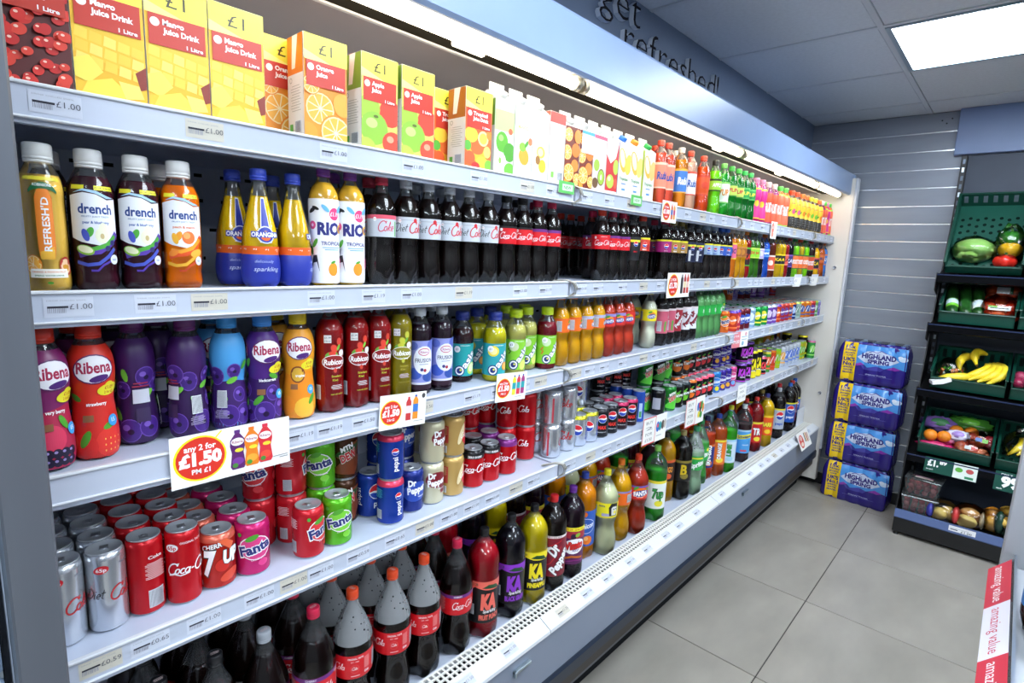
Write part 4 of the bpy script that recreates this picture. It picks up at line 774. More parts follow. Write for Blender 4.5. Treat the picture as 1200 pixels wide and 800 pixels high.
def fan2(key, desc, liq, cap, lab, c2, face=False):
    f = [Rt(-30, 164, 10, 176, 'A8A4C8'), Pg([(2, 166), (40, 164), (44, 214), (10, 216), (-2, 200)], '1A1A1C'), Pg([(12, 168), (36, 167), (39, 200), (20, 206), (10, 196)], 'D8D8D4'), Rt(14, 202, 40, 212, '1A1A1C'), El(22, 192, 4, 2, '1A1A1C'), El(32, 192, 4, 2, '1A1A1C'), El(28, 180, 7, 7, 'F0E03A'), Tx('FANTA', -30, 204, 6, NAV, 26, .04)] if face else [El(4, 186, 34, 22, 'F07A1A'), leaf(-20, 206, 14, 30), leaf(40, 200, 12, -30), El(4, 184, 40, 14, '1E2F86', 6), Tx('FANTA', 4, 184, 18, W_, 68, .06, 0, 6), Tx('FRUIT TWIST', 0, 168, 4, W_, 30)]
    bottle(key, desc, 'big_waist', liq, cap, (158, 216, lab), [Rt(-170, 209, 170, 216, c2)]+f+barcode(-70, 186, 34, 34)+barcode(100, 186, 34, 34), fill=272)
fan2('fanlem2', 'large cloudy lemon soda bottle with yellow label', 'BEBE9E', 'E8D81E', 'EEE01E', 'EEE01E', True); fan2('fanor2', 'large orange soda bottle with orange label', 'D8A808', 'EE7A1A', 'EE6A1A', '8A86B8'); fan2('fanred2', 'large coral red soda bottle with red fruit label', 'A83A24', 'E8401E', 'D82A26', '6A58A8')
def gen2(key, desc, shape, liq, cap, lab, c2, word, wc=W_, z=(60, 190), rot=0, tint='F2F4F2', fill=294, ww=70, wh=26):
    z0, z1 = z; zc = (z0+z1)/2
    bottle(key, desc, shape, liq, cap, (z0, z1, lab), [Rt(-170, z1-12, 170, z1, c2), El(8, z0+24, 22, 14, c2), Tx(word, 2, zc+6, wh, K_, ww, .08, .05, rot), Tx(word, 2, zc+6, wh, wc, ww*.98, .04, .05, rot)]+barcode(-80, zc, 26, 40)+barcode(100, zc, 26, 40), fill=fill, tint=tint)
gen2('seven2', 'large green lemon-lime bottle with white label', 'big', '3E9C34', '8ACC5A', 'E8EEE6', 'E8DC3A', '7up', '2A8A3A', (64, 190), 0, 'C8EEC8', 230, 60, 40)
gen2('tang2', 'large yellow soda bottle with dark orange label', 'big', 'C89C0E', '3A3A2E', '2A1410', 'E8602A', 'TANGO', 'F2A03A', (110, 212)); gen2('barr2', 'large black cola bottle with gold band', 'big', '120A08', 'B4A46A', '141012', '8A7A2E', 'B', 'D8B81E', (100, 200), ww=34, wh=46)
bottle('sprite2', 'large clear lemon-lime bottle with green label', 'big_contour', 'A8BCA8', '2A8A5A', (130, 200, '2AA84A'), [Rt(-40, 186, 40, 193, 'E8DC3A'), Tx('Sprite', 4, 160, 24, W_, 80, .05, .1, 18)]+barcode(-84, 164, 26, 40), fill=222, fog_sheen=.22, tint='EEF4EE')
bottle('spriteg2', 'large green-tinted lemon-lime bottle with green label', 'big_contour', '6EAE6A', '2A8A4A', (130, 200, '2AA84A'), [Tx('Sprite', 4, 160, 24, W_, 80, .05, .1, 18), El(40, 190, 12, 9, 'E8E03A')]+barcode(-84, 164, 26, 40), fill=226, fog_sheen=.1, tint='CDEFD0')
gen2('irn2', 'large orange soda bottle with blue and orange label', 'big', 'C04A16', '28306A', '22307E', 'E86A1E', 'IRN-BRU', W_, (70, 195), 90, 'F6EEE8', 250, 110, 30); gen2('luco2', 'large amber soda bottle with orange label and blue cap', 'big', 'B0581A', '2A4AB0', 'E8741E', 'F0D43A', 'ORANGE', W_, (70, 205), 90, 'F6F0E4', 262, 90, 22)
gen2('lime2', 'large bright green soda bottle with pale label', 'big', '4AA828', '1E8A3A', 'C8DCE8', '9CCCE0', 'LIME', '3A9A4A', (60, 190), 90, 'CFEFCB', 240, 70, 24)
def schw(key, desc, liq, cap, lab, fill): bottle(key, desc, 'big', liq, cap, (60, 196, lab), [Rt(-170, 186, 170, 196, 'A8C8E0'), Pg([(-170, 120), (170, 170), (170, 194), (-170, 144)], 'E8DC2A'), Tx('Schweppes', 2, 158, 15, '2A3A6A', 86, .04, .1, 8), Tx('Lemonade', 10, 110, 9, W_, 40), Rt(-20, 70, 20, 80, 'D8506A')]+barcode(-80, 100, 24, 40), fill=fill)
schw('schwlem2', 'large clear lemonade bottle with blue and yellow label', '8FA8B0', 'E8DC2A', '3A78C8', 240); schw('schw2', 'large mixer bottle with sky blue and yellow label, white cap', '4A2A30', 'E4E6E8', '4A9AD8', 226)
gen2('tizer2', 'large red soda bottle with red label and yellow band', 'big', '8A1418', 'E0382A', 'C81E20', 'E8D43A', 'TR', W_, (62, 190), ww=50, wh=40); gen2('brown2', 'large brown ginger soda bottle', 'big', '6A3A12', '8A7A3A', '5A2E18', '8A5A2A', 'GINGER', 'E8D8A8', (62, 180))
gen2('barry2', 'large yellow soda bottle with orange comic label', 'big', 'C8A816', '3A3A8A', 'E8581E', 'F0C82A', 'BARR', 'F2E03A', (80, 205))
def pep2(key, desc, cap, lab, lc): bottle(key, desc, 'big', COLA, cap, (70, 206, lab), [Rt(-170, 196, 170, 206, 'E6DC28')]+globe(6, 160, 28)+[Tx('pepsi', 6, 108, 18, lc, 56, .03)]+barcode(-84, 130, 26, 44), fill=282, fog_sheen=.05)
pep2('pepd2', 'large diet cola bottle with silver label and globe', 'B4B8BE', 'B4BCC8', '2A55B8'); pep2('pepm2', 'large cherry cola bottle with magenta label and red cap', 'D82A30', '8A2A78', W_); pep2('pepb2', 'large cola bottle with blue label and globe', '2E6AC8', '1E55B4', W_)
gen2('pepx2', 'large cola bottle with maroon label by the end panel', 'big', COLA, 'C8302E', '7A2A5A', 'E8C83A', 'COLA', W_, (60, 190))

# ---- cartons (front faces the aisle)
def carton(key, desc, w, d, h, front, side, base='DAD8D2', cap=None, gable=False, sidec=None):
    p = Product(); p.key = key; p.desc = desc; p.r = w/2000; p.h = h/1000; p.name = 'juice_carton'; p.cat = 'carton'; p.parts = []; p.d = d/1000
    mb = MB(); W2, D2, Hh = w/2000, d/2000, h/1000
    hb = Hh-.03 if gable else Hh
    mb.cbox(-W2, -D2, 0, W2, D2, hb, .0022, mat(base, 'label'), 1)
    clipb = lambda el, lo, hi, top: [(c, [q for q in (clip(clip(pp, 0, lo, hi), 1, 1.5, top) if clip(pp, 0, lo, hi) else [] for pp in polys) if q]) for c, polys in el]
    lay(mb, clipb(front, -w/2+.8, w/2-.8, h-(31 if gable else 1.5)), lambda u, v, o: (u/1000, -D2-o+.0003, v/1000), 'label')
    lay(mb, clipb(side, -d/2+.8, d/2-.8, h-(31 if gable else 1.5)), lambda u, v, o: (-W2-o+.0003, -u/1000, v/1000), 'label')
    lay(mb, clipb(side, -d/2+.8, d/2-.8, h-(31 if gable else 1.5)), lambda u, v, o: (W2+o-.0003, u/1000, v/1000), 'label')
    if gable:
        mb.prism([(-D2, hb), (D2, hb), (.002, Hh-.006), (-.002, Hh-.006)], 'x', -W2+.001, W2-.001, mat(base, 'label'))
    p.parts.append(('body', mb.mesh('body'), None))
    if gable: p.parts.append(('top_seal', MB().cbox(-W2*.74, -.0022, Hh-.008, W2*.74, .0022, Hh+.016, .0012, mat('DCDCD8', 'label')).mesh('top_seal'), None))
    else: p.parts.append(('top_seal', MB().cbox(-W2+.003, D2*.2, Hh-.001, W2-.003, D2*.2+.012, Hh+.0012, .0004, mat(sidec or 'C8402E', 'label')).mesh('top_seal'), None))
    if cap:
        cb = MB().lathe([(0, .0145), (.013, .014), (.0145, .012)], mat(cap, 'plastic'), 20, lambda r, z, a: (r*(1+.015*math.cos(20*a)), z))
        for i, v in enumerate(cb.v):
            x, y, z = v; cb.v[i] = (x, y*.82-z*.57-D2*.5, y*.57*.0+z*.82+y*(-.0)+hb+.012+(y*.55 if gable else 0)) if gable else (x, y-D2*.3, z+Hh)
        p.parts.append(('cap', cb.mesh('cap'), None))
    PROD[key] = p
def price_front(word, art, y='F2E24A'):
    return art+[Rt(-45, 143, 45, 190, y), Pg([(-45, 160), (10, 143), (-45, 143)], 'F6EC8A'), Tx('£1', -1, 166, 19, '3E3A1A', 27, 0), Rt(-40, 98, 40, 143, 'C2311E'), El(-31, 131, 6.5, 6.5, 'F4EFEA'), Tx(word[0], -21+len(word[0])*3.1, 133, 8, W_, len(word[0])*6.0, .04), Tx(word[1], -21+len(word[1])*2.4, 121, 8, W_, len(word[1])*4.7, .04), Tx('1 Litre', 24, 104, 5.5, W_, 24, .03)]
random.seed(11)
mango = [Rt(-45, 0, 45, 145, 'F2B81E'), Pg([(-45, 98), (45, 98), (45, 60), (30, 45), (-45, 62)], 'F4C42E')]
for i in range(5):
    for j in range(3):
        x, y = -34+i*17, 88-j*17-i*3; mango.append(Pg([(x-8, y-5), (x+7, y-8), (x+8, y+6), (x-6, y+9)], ['F8D44A', 'F6CC3E', 'F9DC66'][(i+j) % 3]))
mango += [Pg([(30, 48), (45, 60), (45, 28), (36, 24)], '8A2A14'), Pg([(-45, 52), (-26, 60), (-10, 40), (-28, 22), (-45, 28)], 'F9E45A'), Pg([(-30, 24), (0, 34), (20, 16), (10, 2), (-40, 2)], 'F8DC4A'), Pg([(8, 32), (34, 30), (40, 12), (16, 8)], 'F9E46A'), Pg([(-45, 22), (-30, 24), (-40, 2), (-45, 2)], 'F4C02A')]
cran = [Rt(-45, 0, 45, 190, '5A1414')]
for i in range(75):
    u, v = -42+rnd()*84, 4+rnd()*150; r = 5.5+rnd()*3; cran += [El(u, v, r*1.1, r*.9, ['D8281E', 'E23C28', 'C81E1A'][i % 3], rnd()*60), El(u-r*.3, v+r*.3, r*.3, r*.22, 'F6C8B4')]
orng = [Rt(-45, 0, 45, 145, 'F0901E')]+orange_slice(-12, 60, 32)+orange_slice(20, 20, 34)+[El(34, 74, 20, 22, 'F4A43A'), El(-38, 12, 20, 20, 'F2982A')]+orange_slice(-30, 100, 18)
appl = [Rt(-45, 0, 45, 145, 'D8C860'), El(26, 82, 28, 28, 'D8402A'), El(-26, 84, 26, 26, '9CBE3A'), El(-14, 46, 34, 33, '8ABA3A'), El(-20, 56, 14, 10, 'BEDA7A'), El(32, 22, 26, 24, 'D8462E'), El(26, 30, 9, 7, 'EE9A7A'), El(-34, 6, 24, 20, 'B4CC4A'), El(-10, 70, 6, 3, '5A6A1E')]
trop = [Rt(-45, 0, 45, 145, 'E0662A'), El(-24, 82, 22, 18, 'F4C03A'), El(16, 78, 18, 18, 'F6E49A'), El(16, 78, 13, 13, 'F0C84A'), Pg(arc(-4, 48, 34, 26, 180, 360, 10)+arc(-4, 48, 20, 10, 360, 180, 10), 'F2B02A'), El(-28, 28, 18, 16, 'E85A2A'), El(30, 48, 12, 14, 'F8DC6A'), El(14, 18, 22, 18, 'F2B83A'), El(36, 16, 14, 14, '7ABA3A'), El(-8, 10, 14, 10, 'C82E2A'), El(-36, 56, 12, 12, '5AAA3A'), El(36, 90, 10, 12, 'EE8A2A')]
def sidep(c): return [Rt(-40, 0, 40, 200, 'EEE8E0'), Rt(-40, 120, 40, 200, c), Pg([(-10, 190), (12, 190), (0, 130), (-14, 130)], 'F4EDE4'), El(-18, 110, 5, 5, '8A8478'), El(-18, 110, 4, 4, 'EEE8E0')]+lines(2, 98, 40, 10, 'B4ACA0', 1.2, 5)+barcode(10, 24, 26, 22)+[Rt(-22, 14, -10, 30, '5AB84A')]
carton('c_cran', 'red berry juice carton standing by the left post', 90, 64, 190, cran+[Rt(-40, 98, 40, 143, 'C2311E'), Tx('1 Litre', 22, 104, 5.5, W_, 24, .03), Rt(-45, 143, 45, 190, 'C83A24'), Tx('Cranberry', -8, 131, 8, W_, 50, .04), Tx('Juice Drink', -8, 119, 8, W_, 54, .04)], sidep('B82A1E'))
carton('c_mango', 'yellow mango juice drink carton with £1 flash', 90, 64, 190, price_front(('Mango', 'Juice Drink'), mango), sidep('E8B01E'))
carton('c_orange', 'orange juice carton with orange slices and £1 flash', 90, 64, 190, price_front(('Orange', 'Juice'), orng), sidep('E8801E'))
carton('c_apple', 'apple juice carton with green and red apples', 90, 64, 190, price_front(('Apple', 'Juice'), appl), sidep('8AAA3A'))
carton('c_trop', 'tropical juice carton with mixed fruit picture', 90, 64, 190, price_front(('Tropical', 'Juice Drink'), trop), sidep('B86A1E'))
gap_ = [Rt(-40, 0, 40, 200, 'D4DAC6'), Rt(-40, 110, 40, 160, 'B8DC8A'), El(-8, 82, 22, 26, '5AAA2A'), El(-12, 92, 9, 8, '9CD06A'), El(20, 60, 22, 24, '4A9A26'), El(-14, 36, 22, 22, 'F0F2D8'), El(-14, 36, 5, 8, '8ABA4A'), El(22, 16, 20, 18, '6AB83A'), El(22, 112, 8, 8, 'E0603A')]
carton('c_gapple', 'green apple juice carton with white gable top', 72, 70, 215, gap_, sidep('8AC04A'), gable=True, cap='DADAD6')
mng = [Rt(-40, 0, 40, 200, 'DAD7CC'), Tx('JUST', -2, 150, 10, 'F0DC9A', 30), Tx('MANGO', -2, 132, 10, 'F0C060', 40), El(4, 58, 20, 22, 'F0A02A', 30), El(-2, 82, 14, 12, '8ABA3A'), leaf(14, 92, 12, 50), El(28, 100, 8, 10, 'E8764A')]
carton('c_white_m', 'white gable-top carton with mango picture', 72, 70, 215, mng, sidep('D8D4C8'), gable=True, cap='DADAD6')
carton('c_white_p', 'white gable-top carton with lemon and pineapple picture', 72, 70, 215, [Rt(-40, 0, 40, 200, 'DAD8CE'), Tx('PURE', -2, 150, 10, 'EEE6B0', 30), El(2, 80, 18, 16, 'EED84A'), El(0, 80, 12, 11, 'F6ECA0'), El(10, 44, 16, 18, 'F0C02A'), El(-10, 58, 10, 12, '9A6A2A')], sidep('D8D4C8'), gable=True, cap='DADAD6')
carton('c_redtop', 'white juice carton with red top and barcode', 72, 70, 200, [Rt(-40, 0, 40, 200, 'DACFC8'), Rt(-40, 170, 40, 200, 'D8402E')]+lines(0, 150, 50, 12, 'E0C8C0', 1.5, 6)+barcode(18, 26, 24, 24)+[Rt(-24, 20, -12, 36, '7AC04A')], sidep('E0604A'))
ofr = [Rt(-40, 0, 40, 200, '7A2A12')]+orange_slice(-20, 150, 20)+orange_slice(-24, 100, 22)+[El(16, 110, 20, 20, 'EE7A1E'), El(24, 150, 18, 20, 'F08A2A'), El(14, 66, 18, 18, 'F0862A')]+orange_slice(-14, 44, 26)+orange_slice(26, 28, 18)+[El(-30, 10, 16, 14, 'F2962A'), Rt(-40, 0, 40, 8, 'E8E8DC')]
carton('c_or_p', 'orange-picture juice carton with white cap', 72, 70, 205, ofr, sidep('E8862A'), gable=True, cap='DADAD6')
carton('c_or_s', 'orange-picture juice carton with pale blue panel', 72, 70, 205, ofr+[Rt(-30, 110, 40, 175, 'CFE4F4'), Rt(-30, 165, 40, 175, '3A9AD8')], sidep('E8862A'), gable=True, cap='DADAD6')
carton('c_pink', 'pale pink juice carton with kiwi picture', 72, 70, 205, [Rt(-40, 0, 40, 200, 'DACBC6'), Rt(-40, 164, 40, 200, 'D84A6A'), El(10, 110, 16, 26, 'F0C8C0'), El(-16, 84, 16, 18, '9ABA3A'), El(12, 50, 20, 26, '7A5A2A'), El(12, 50, 17, 22, '9AC03A'), El(12, 50, 5, 9, 'EEF0C8'), El(-20, 30, 16, 16, '6A4A2A'), Rt(-40, 0, 40, 10, 'F0EDE4')], sidep('D88A7A'), gable=True, cap='DADAD6')
carton('c_redapple', 'red juice carton with green apple picture', 72, 70, 205, [Rt(-40, 0, 40, 200, 'C82A2A'), Pg([(-40, 190), (40, 190), (20, 120), (-10, 100), (-40, 130)], 'F4DCD4'), El(22, 92, 16, 24, 'B8CC4A'), El(-8, 44, 22, 22, 'B4CC4A'), El(-14, 52, 9, 8, 'E0ECA8'), El(24, 40, 12, 16, 'D8503A'), Rt(-40, 0, 40, 14, 'F2ECE4')], sidep('D84A3A'), gable=True, cap='DADAD6')
def trp(key, desc, side, capc, f2): carton(key, desc, 76, 74, 205, [Rt(-40, 0, 40, 205, 'DCD9D0'), El(-14, 120, 22, 40, 'F6B43A', 20), El(-16, 126, 14, 30, 'FBE9BE', 20), El(22, 110, 20, 34, f2, -10), Tx('Tropicana', -2, 62, 9, '3A8A4A', 52, .03), Rt(-16, 44, 12, 47, '3A78C0'), Rt(-12, 24, 10, 30, '4A8AD0')], [Rt(-40, 0, 40, 205, side)]+orange_slice(-4, 120, 26), gable=True, cap=capc)
trp('c_trp_b', 'white orange juice carton with blue cap', '3A78B8', '2A70D0', 'F2C84A'); trp('c_trp_o', 'white juice carton with orange cap', 'E8D080', 'EE8A1E', 'F4D86A'); trp('c_trp_g', 'white juice carton with green cap', 'B8D04A', '2AA04A', 'F0C070')

# ================================================================ placing the drinks
ITEMS = []
ROWY = {1: .05, 2: .05, 3: .07, 4: .08, 5: .092}
def put(key, lv, px, y=None, rows=1, stack=1, turn=None, top=False, row=0, free=True, dx=0):
    p = PROD[key]; yy = (ROWY[lv] if y is None else y)
    if p.cat == 'carton': yy = .016+p.d/2 if y is None else y
    z = SURF[lv]; zz = z+(p.h if top else .004)
    x = x_at(px, yy, zz)+dx
    for k in range(rows):
        ITEMS.append(dict(p=p, lv=lv, x=x, y=yy+k*((p.d if p.cat == 'carton' else 2*p.r)+.004), z=z, row=row+k, stack=stack, turn=turn))
def run(keys, lv, pxs, **kw):
    ks = keys.split() if isinstance(keys, str) else keys
    for i, px in enumerate(pxs): put(ks[i % len(ks)] if len(ks) < len(pxs) else ks[i], lv, px, **kw)
def cart(key, px0, px1=None, **kw):          # carton by the columns of its front face
    yy = kw.pop('y', None); p = PROD[key]; yf = .016 if yy is None else yy-p.d/2
    x0 = x_at(px0, yf, SURF[1]+.004); x = x0+p.r
    ITEMS.append(dict(p=p, lv=1, x=x, y=yf+p.d/2, z=SURF[1], row=kw.get('row', 0), stack=1, turn=0))
# top shelf
for k, a in (('c_cran', 6), ('c_mango', 83), ('c_mango', 169), ('c_mango', 245)): cart(k, a)
cart('c_orange', 309, y=.12, row=1)
for k, a in (('c_orange', 357), ('c_apple', 423), ('c_apple', 470)): cart(k, a)
cart('c_trop', 508, y=.12, row=1)
for k, a in (('c_trop', 544), ('c_gapple', 579), ('c_white_m', 602), ('c_white_p', 626), ('c_redtop', 645), ('c_or_p', 660), ('c_or_s', 679), ('c_pink', 689), ('c_redapple', 702), ('c_trp_b', 723), ('c_trp_o', 736), ('c_trp_g', 752)): cart(k, a)
run('top_peach', 1, [769, 778]); put('top_peach', 1, 762, y=.12, row=1); put('top_orange', 1, 786, y=.10, row=1); run('top_orange top_clear', 1, [793, 804]); put('top_peach', 1, 803, y=.12, row=1)
run('top_flame top_lime', 1, [819, 833]); put('top_lime', 1, 822, y=.12, row=1); run('top_sevenw top_seven top_seven top_green top_green', 1, [843, 852, 860, 867, 874])
run('top_magenta top_magenta top_berry top_berry top_fruit top_fruit', 1, [881, 888, 895, 902, 909, 915]); run('top_tea_p top_tea_p top_tea_o top_tea_o top_tea_g', 1, [923, 929, 935, 940, 945])
run('top_tea_g top_tea_o top_berry top_fruit top_fruit top_magenta', 1, [950, 955, 960, 965, 970, 975])
run('top_fruit top_tea_p top_seven top_green', 1, [880, 893, 845, 860], y=.13, row=1)
# second shelf
put('refreshd', 2, 41, turn=4); put('drench_pear', 2, 106, turn=6); put('drench_pear', 2, 158, turn=10); put('drench_peach', 2, 212, turn=10); put('drench_pear', 2, 66, y=.14, row=1); put('drench_peach', 2, 195, y=.14, row=1)
put('orangina', 2, 305, turn=4); put('orangina', 2, 347, turn=-70); put('orangina', 2, 281, y=.10, row=1, turn=0); put('orangina', 2, 322, y=.125, row=1, turn=10)
put('rio', 2, 380, turn=8); put('rio', 2, 408, turn=14); put('rio', 2, 392, y=.13, row=1)
put('dietpink5', 2, 448, turn=14); put('dietpink5', 2, 432, y=.12, row=1); put('dietpink5', 2, 446, y=.19, row=2)
run('diet5', 2, [477, 500, 523, 546, 569]); run('zero5', 2, [590, 610]); run('cherry5', 2, [626, 641]); run('diet5', 2, [485, 516, 548], y=.13, row=1); run('zero5 cherry5', 2, [602, 622], y=.13, row=1)
run('coke5', 2, [654, 665, 677, 689], y=.33, row=4); put('cherry5', 2, 690, y=.13, row=1); run('coke5 cherry5 cherry5', 2, [702, 713, 724]); run('pmax5 praspb5', 2, [737, 748]); run('coke5 cherry5 pmax5', 2, [712, 728, 742], y=.13, row=1)
put('pcherry5', 2, 762, y=.13, row=1); run('pcherry5 pginger5 pginger5 pnavy5 pnavy5 pdiet5 pdiet5 pblue5 pblue5', 2, [774, 784, 793, 804, 813, 823, 832, 841, 848])
run('pcherry5 pginger5 pginger5 pmax5 pdiet5 pblue5 pblue5 five_orange', 2, [780, 788, 797, 808, 820, 832, 842, 850], y=.13, row=1)
run('five_orange five_amber five_amber five_red five_dew five_dew five_violet five_blue five_brown five_ka_y five_ka_y five_ka_r five_ka_k five_luco_g five_luco_o five_luco_g five_luco_r five_mix five_irn five_irnb'.split(), 2,
    [853, 859, 864, 869, 873, 878, 884, 891, 899, 907, 911, 915, 920, 927, 933, 939, 946, 952, 959, 967])
run('five_dew five_violet five_blue five_ka_k five_luco_o five_luco_g'.split(), 2, [874, 883, 890, 917, 930, 936], y=.13, row=1)
# third shelf
put('rib_berry', 3, 60, turn=-16, y=.062); put('rib_straw', 3, 112, turn=2, y=.075); put('rib_purple', 3, 163, turn=140, y=.11); put('rib_purple', 3, 190, turn=160, y=.18, row=1); put('rib_purple', 3, 223, turn=-150, y=.085); put('rib_blue', 3, 272, turn=-100, y=.085); put('rib_light', 3, 309, turn=8, y=.075); put('rib_orange', 3, 351, turn=20, y=.07)
put('rib_berry', 3, 96, y=.15, row=1, turn=60); put('rib_blue', 3, 252, y=.16, row=1); put('rib_orange', 3, 325, y=.15, row=1); put('rib_purple', 3, 140, y=.21, row=2)
run('rubi_red', 3, [387, 417, 446], turn=18); put('rubi_green', 3, 466, turn=30); run('rubi_red rubi_red rubi_green', 3, [400, 426, 460], y=.14, row=1)
run('frusion', 3, [490, 516], turn=22); run('frusion', 3, [484, 504], y=.14, row=1); put('oasis_teal', 3, 540, y=.105, turn=26); put('oasis_citrus', 3, 557, y=.15, row=1, turn=50)
put('oasis_citrus', 3, 578, turn=26, y=.055); put('oasis_lime', 3, 602, turn=28, y=.07); put('oasis_lime', 3, 618, turn=20, y=.10); put('oasis_red', 3, 636, turn=20, y=.075); run('oasis_citrus oasis_lime oasis_lime', 3, [572, 592, 612], y=.16, row=1)
run('fanta5 fanta5 fantaz5 fantaz5', 3, [652, 668, 682, 696], turn=-30); run('fantared5 fantared5 fantaface5', 3, [709, 719, 731], turn=36); run('fanta5 fantaz5 fantared5', 3, [666, 690, 714], y=.14, row=1); put('fantalem5', 3, 739, y=.16, row=1); put('fantalem5', 3, 757, turn=36); put('pmax5', 3, 752, y=.22, row=2)
run('drpc5 drpc5', 3, [772, 779], turn=-40); run('drp5 drpz5 drpz5', 3, [788, 798, 806], turn=40); run('sprite5', 3, [814, 821, 828, 835], turn=-30); run('sprite5 sprite5 sprite5 drp5', 3, [818, 826, 834, 792], y=.14, row=1)
CAN3 = 'fan_orange s3_red s3_fruit drpcan drpcan s3_ice spritecan spritecan s3_purple s3_purple s3_red s3_vimto s3_vimto s3_irn s3_navy s3_pale s3_orange s3_orange s3_vimto s3_vimto s3_lilac s3_green s3_green'.split()
PX3 = [845, 852, 858, 864, 870, 876, 884, 891, 897, 902, 907, 912, 917, 921, 925, 931, 936, 940, 945, 949, 954, 960, 965]
run(CAN3, 3, PX3, rows=4)
run('fan_orange s3_lilac drpcan drpcan s3_purple s3_purple s3_vimto s3_lilac s3_navy s3_irn s3_purple s3_vimto'.split(), 3, [851, 858, 866, 873, 880, 888, 897, 905, 913, 920, 928, 936], y=.32, row=4, stack=2)
# fourth shelf
put('dietslim', 4, 82, rows=4, turn=12); put('dietslim', 4, 127, rows=4, turn=10); put('cokeslim', 4, 164, rows=6, turn=188); put('cokeslim', 4, 203, rows=6, turn=8); put('cher7', 4, 243, rows=5, turn=14); put('fan_pink', 4, 285, rows=4, turn=12)
put('fan_red', 4, 362, turn=-28, y=.06); put('fan_green', 4, 395, turn=14, y=.065)
put('fan_red', 4, 308, y=.16, row=1, stack=2, turn=50); put('fan_red', 4, 341, y=.145, row=1, stack=2, turn=-60); put('fan_green', 4, 377, y=.135, row=1, stack=2, turn=30); put('dewbrown', 4, 411, y=.135, row=1, stack=2, turn=20); put('pepcan', 4, 430, y=.125, row=1, stack=1, turn=10)
put('pepcan', 4, 344, y=.24, row=2, stack=1); put('cher7', 4, 330, y=.26, row=2)
put('peprasp', 4, 451, turn=30, stack=2); put('drpblue', 4, 481, turn=10); put('drpcream', 4, 505, turn=14, stack=2); put('vancoke', 4, 529, turn=-6, stack=2)
put('pepcan', 4, 446, y=.16, row=1, stack=2); put('drpblue', 4, 470, y=.16, row=1, stack=2); put('drpcream', 4, 490, y=.16, row=1, stack=2); put('vancoke', 4, 515, y=.16, row=1, stack=2)
run('zerocan zerocan cherrycan', 4, [553, 572, 592], turn=30); run('zerocan cherrycan', 4, [553, 572], y=.155, row=1, turn=30); run('cokecan cherrycan', 4, [548, 568], y=.225, row=2, stack=2, turn=28); put('cokecan', 4, 592, y=.15, row=1, stack=2, turn=90); put('cokecan', 4, 614, y=.12, stack=2, turn=100)
put('dietcan', 4, 628, y=.14, row=1, stack=2, turn=16); put('dietcan', 4, 644, stack=2, turn=-50, y=.075); put('dietcan', 4, 662, stack=2, turn=60, y=.08); put('dietcan', 4, 654, y=.15, row=1, stack=2)
run('pepdiet pepdiet', 4, [676, 689], turn=34); run('pepdiet', 4, [680], y=.15, row=1, stack=2, turn=40); run('pmaxcan pmaxcan pcherrycan pcherrycan', 4, [702, 713, 725, 736], rows=2, turn=38); run('pmaxcan pmaxcan pcherrycan pmaxcan', 4, [698, 709, 719, 728], y=.235, row=2, stack=2, turn=40)
put('pepenergy', 4, 746, rows=3); run('dewgreen dewblack', 4, [753, 768], y=.14, row=1, stack=2, turn=40); put('dewblack', 4, 768, turn=-60); put('dewgreen', 4, 781, turn=30); put('dewgreen', 4, 776, y=.15, row=1, stack=2)
run('tan_apple tan_apple tan_orange tan_red tan_red tan_red', 4, [791, 799, 806, 813, 820, 827], turn=44); run('tan_orange tan_orange tan_red tan_red tan_red tan_red', 4, [789, 797, 804, 811, 818, 824], y=.15, row=1, stack=2, turn=44)
run('rub_blue rub_purple rub_purple rub_pink', 4, [835, 842, 848, 854], turn=46); run('rub_purple rub_purple rub_purple', 4, [834, 841, 847], y=.15, row=1, stack=2, turn=46)
run('ka_purple ka_purple', 4, [866, 872], turn=46, stack=2); run('ka_purple', 4, [860], y=.15, row=1, stack=2, turn=46); run('ka_yellow ka_yellow', 4, [878, 884], turn=46); run('ka_red en_green en_orange en_lime', 4, [890, 896, 902, 908], rows=3)
run('en_white_o en_white en_white en_white en_white', 4, [914, 918, 923, 927, 931], rows=3); run('en_yellow en_yellow en_red en_leaf', 4, [935, 938, 943, 948], rows=2); put('en_black', 4, 953, rows=2)
run('en_olive en_olive en_amber en_olive en_amber en_plum'.split(), 4, [876, 886, 896, 905, 913, 921], y=.30, row=3, stack=2)
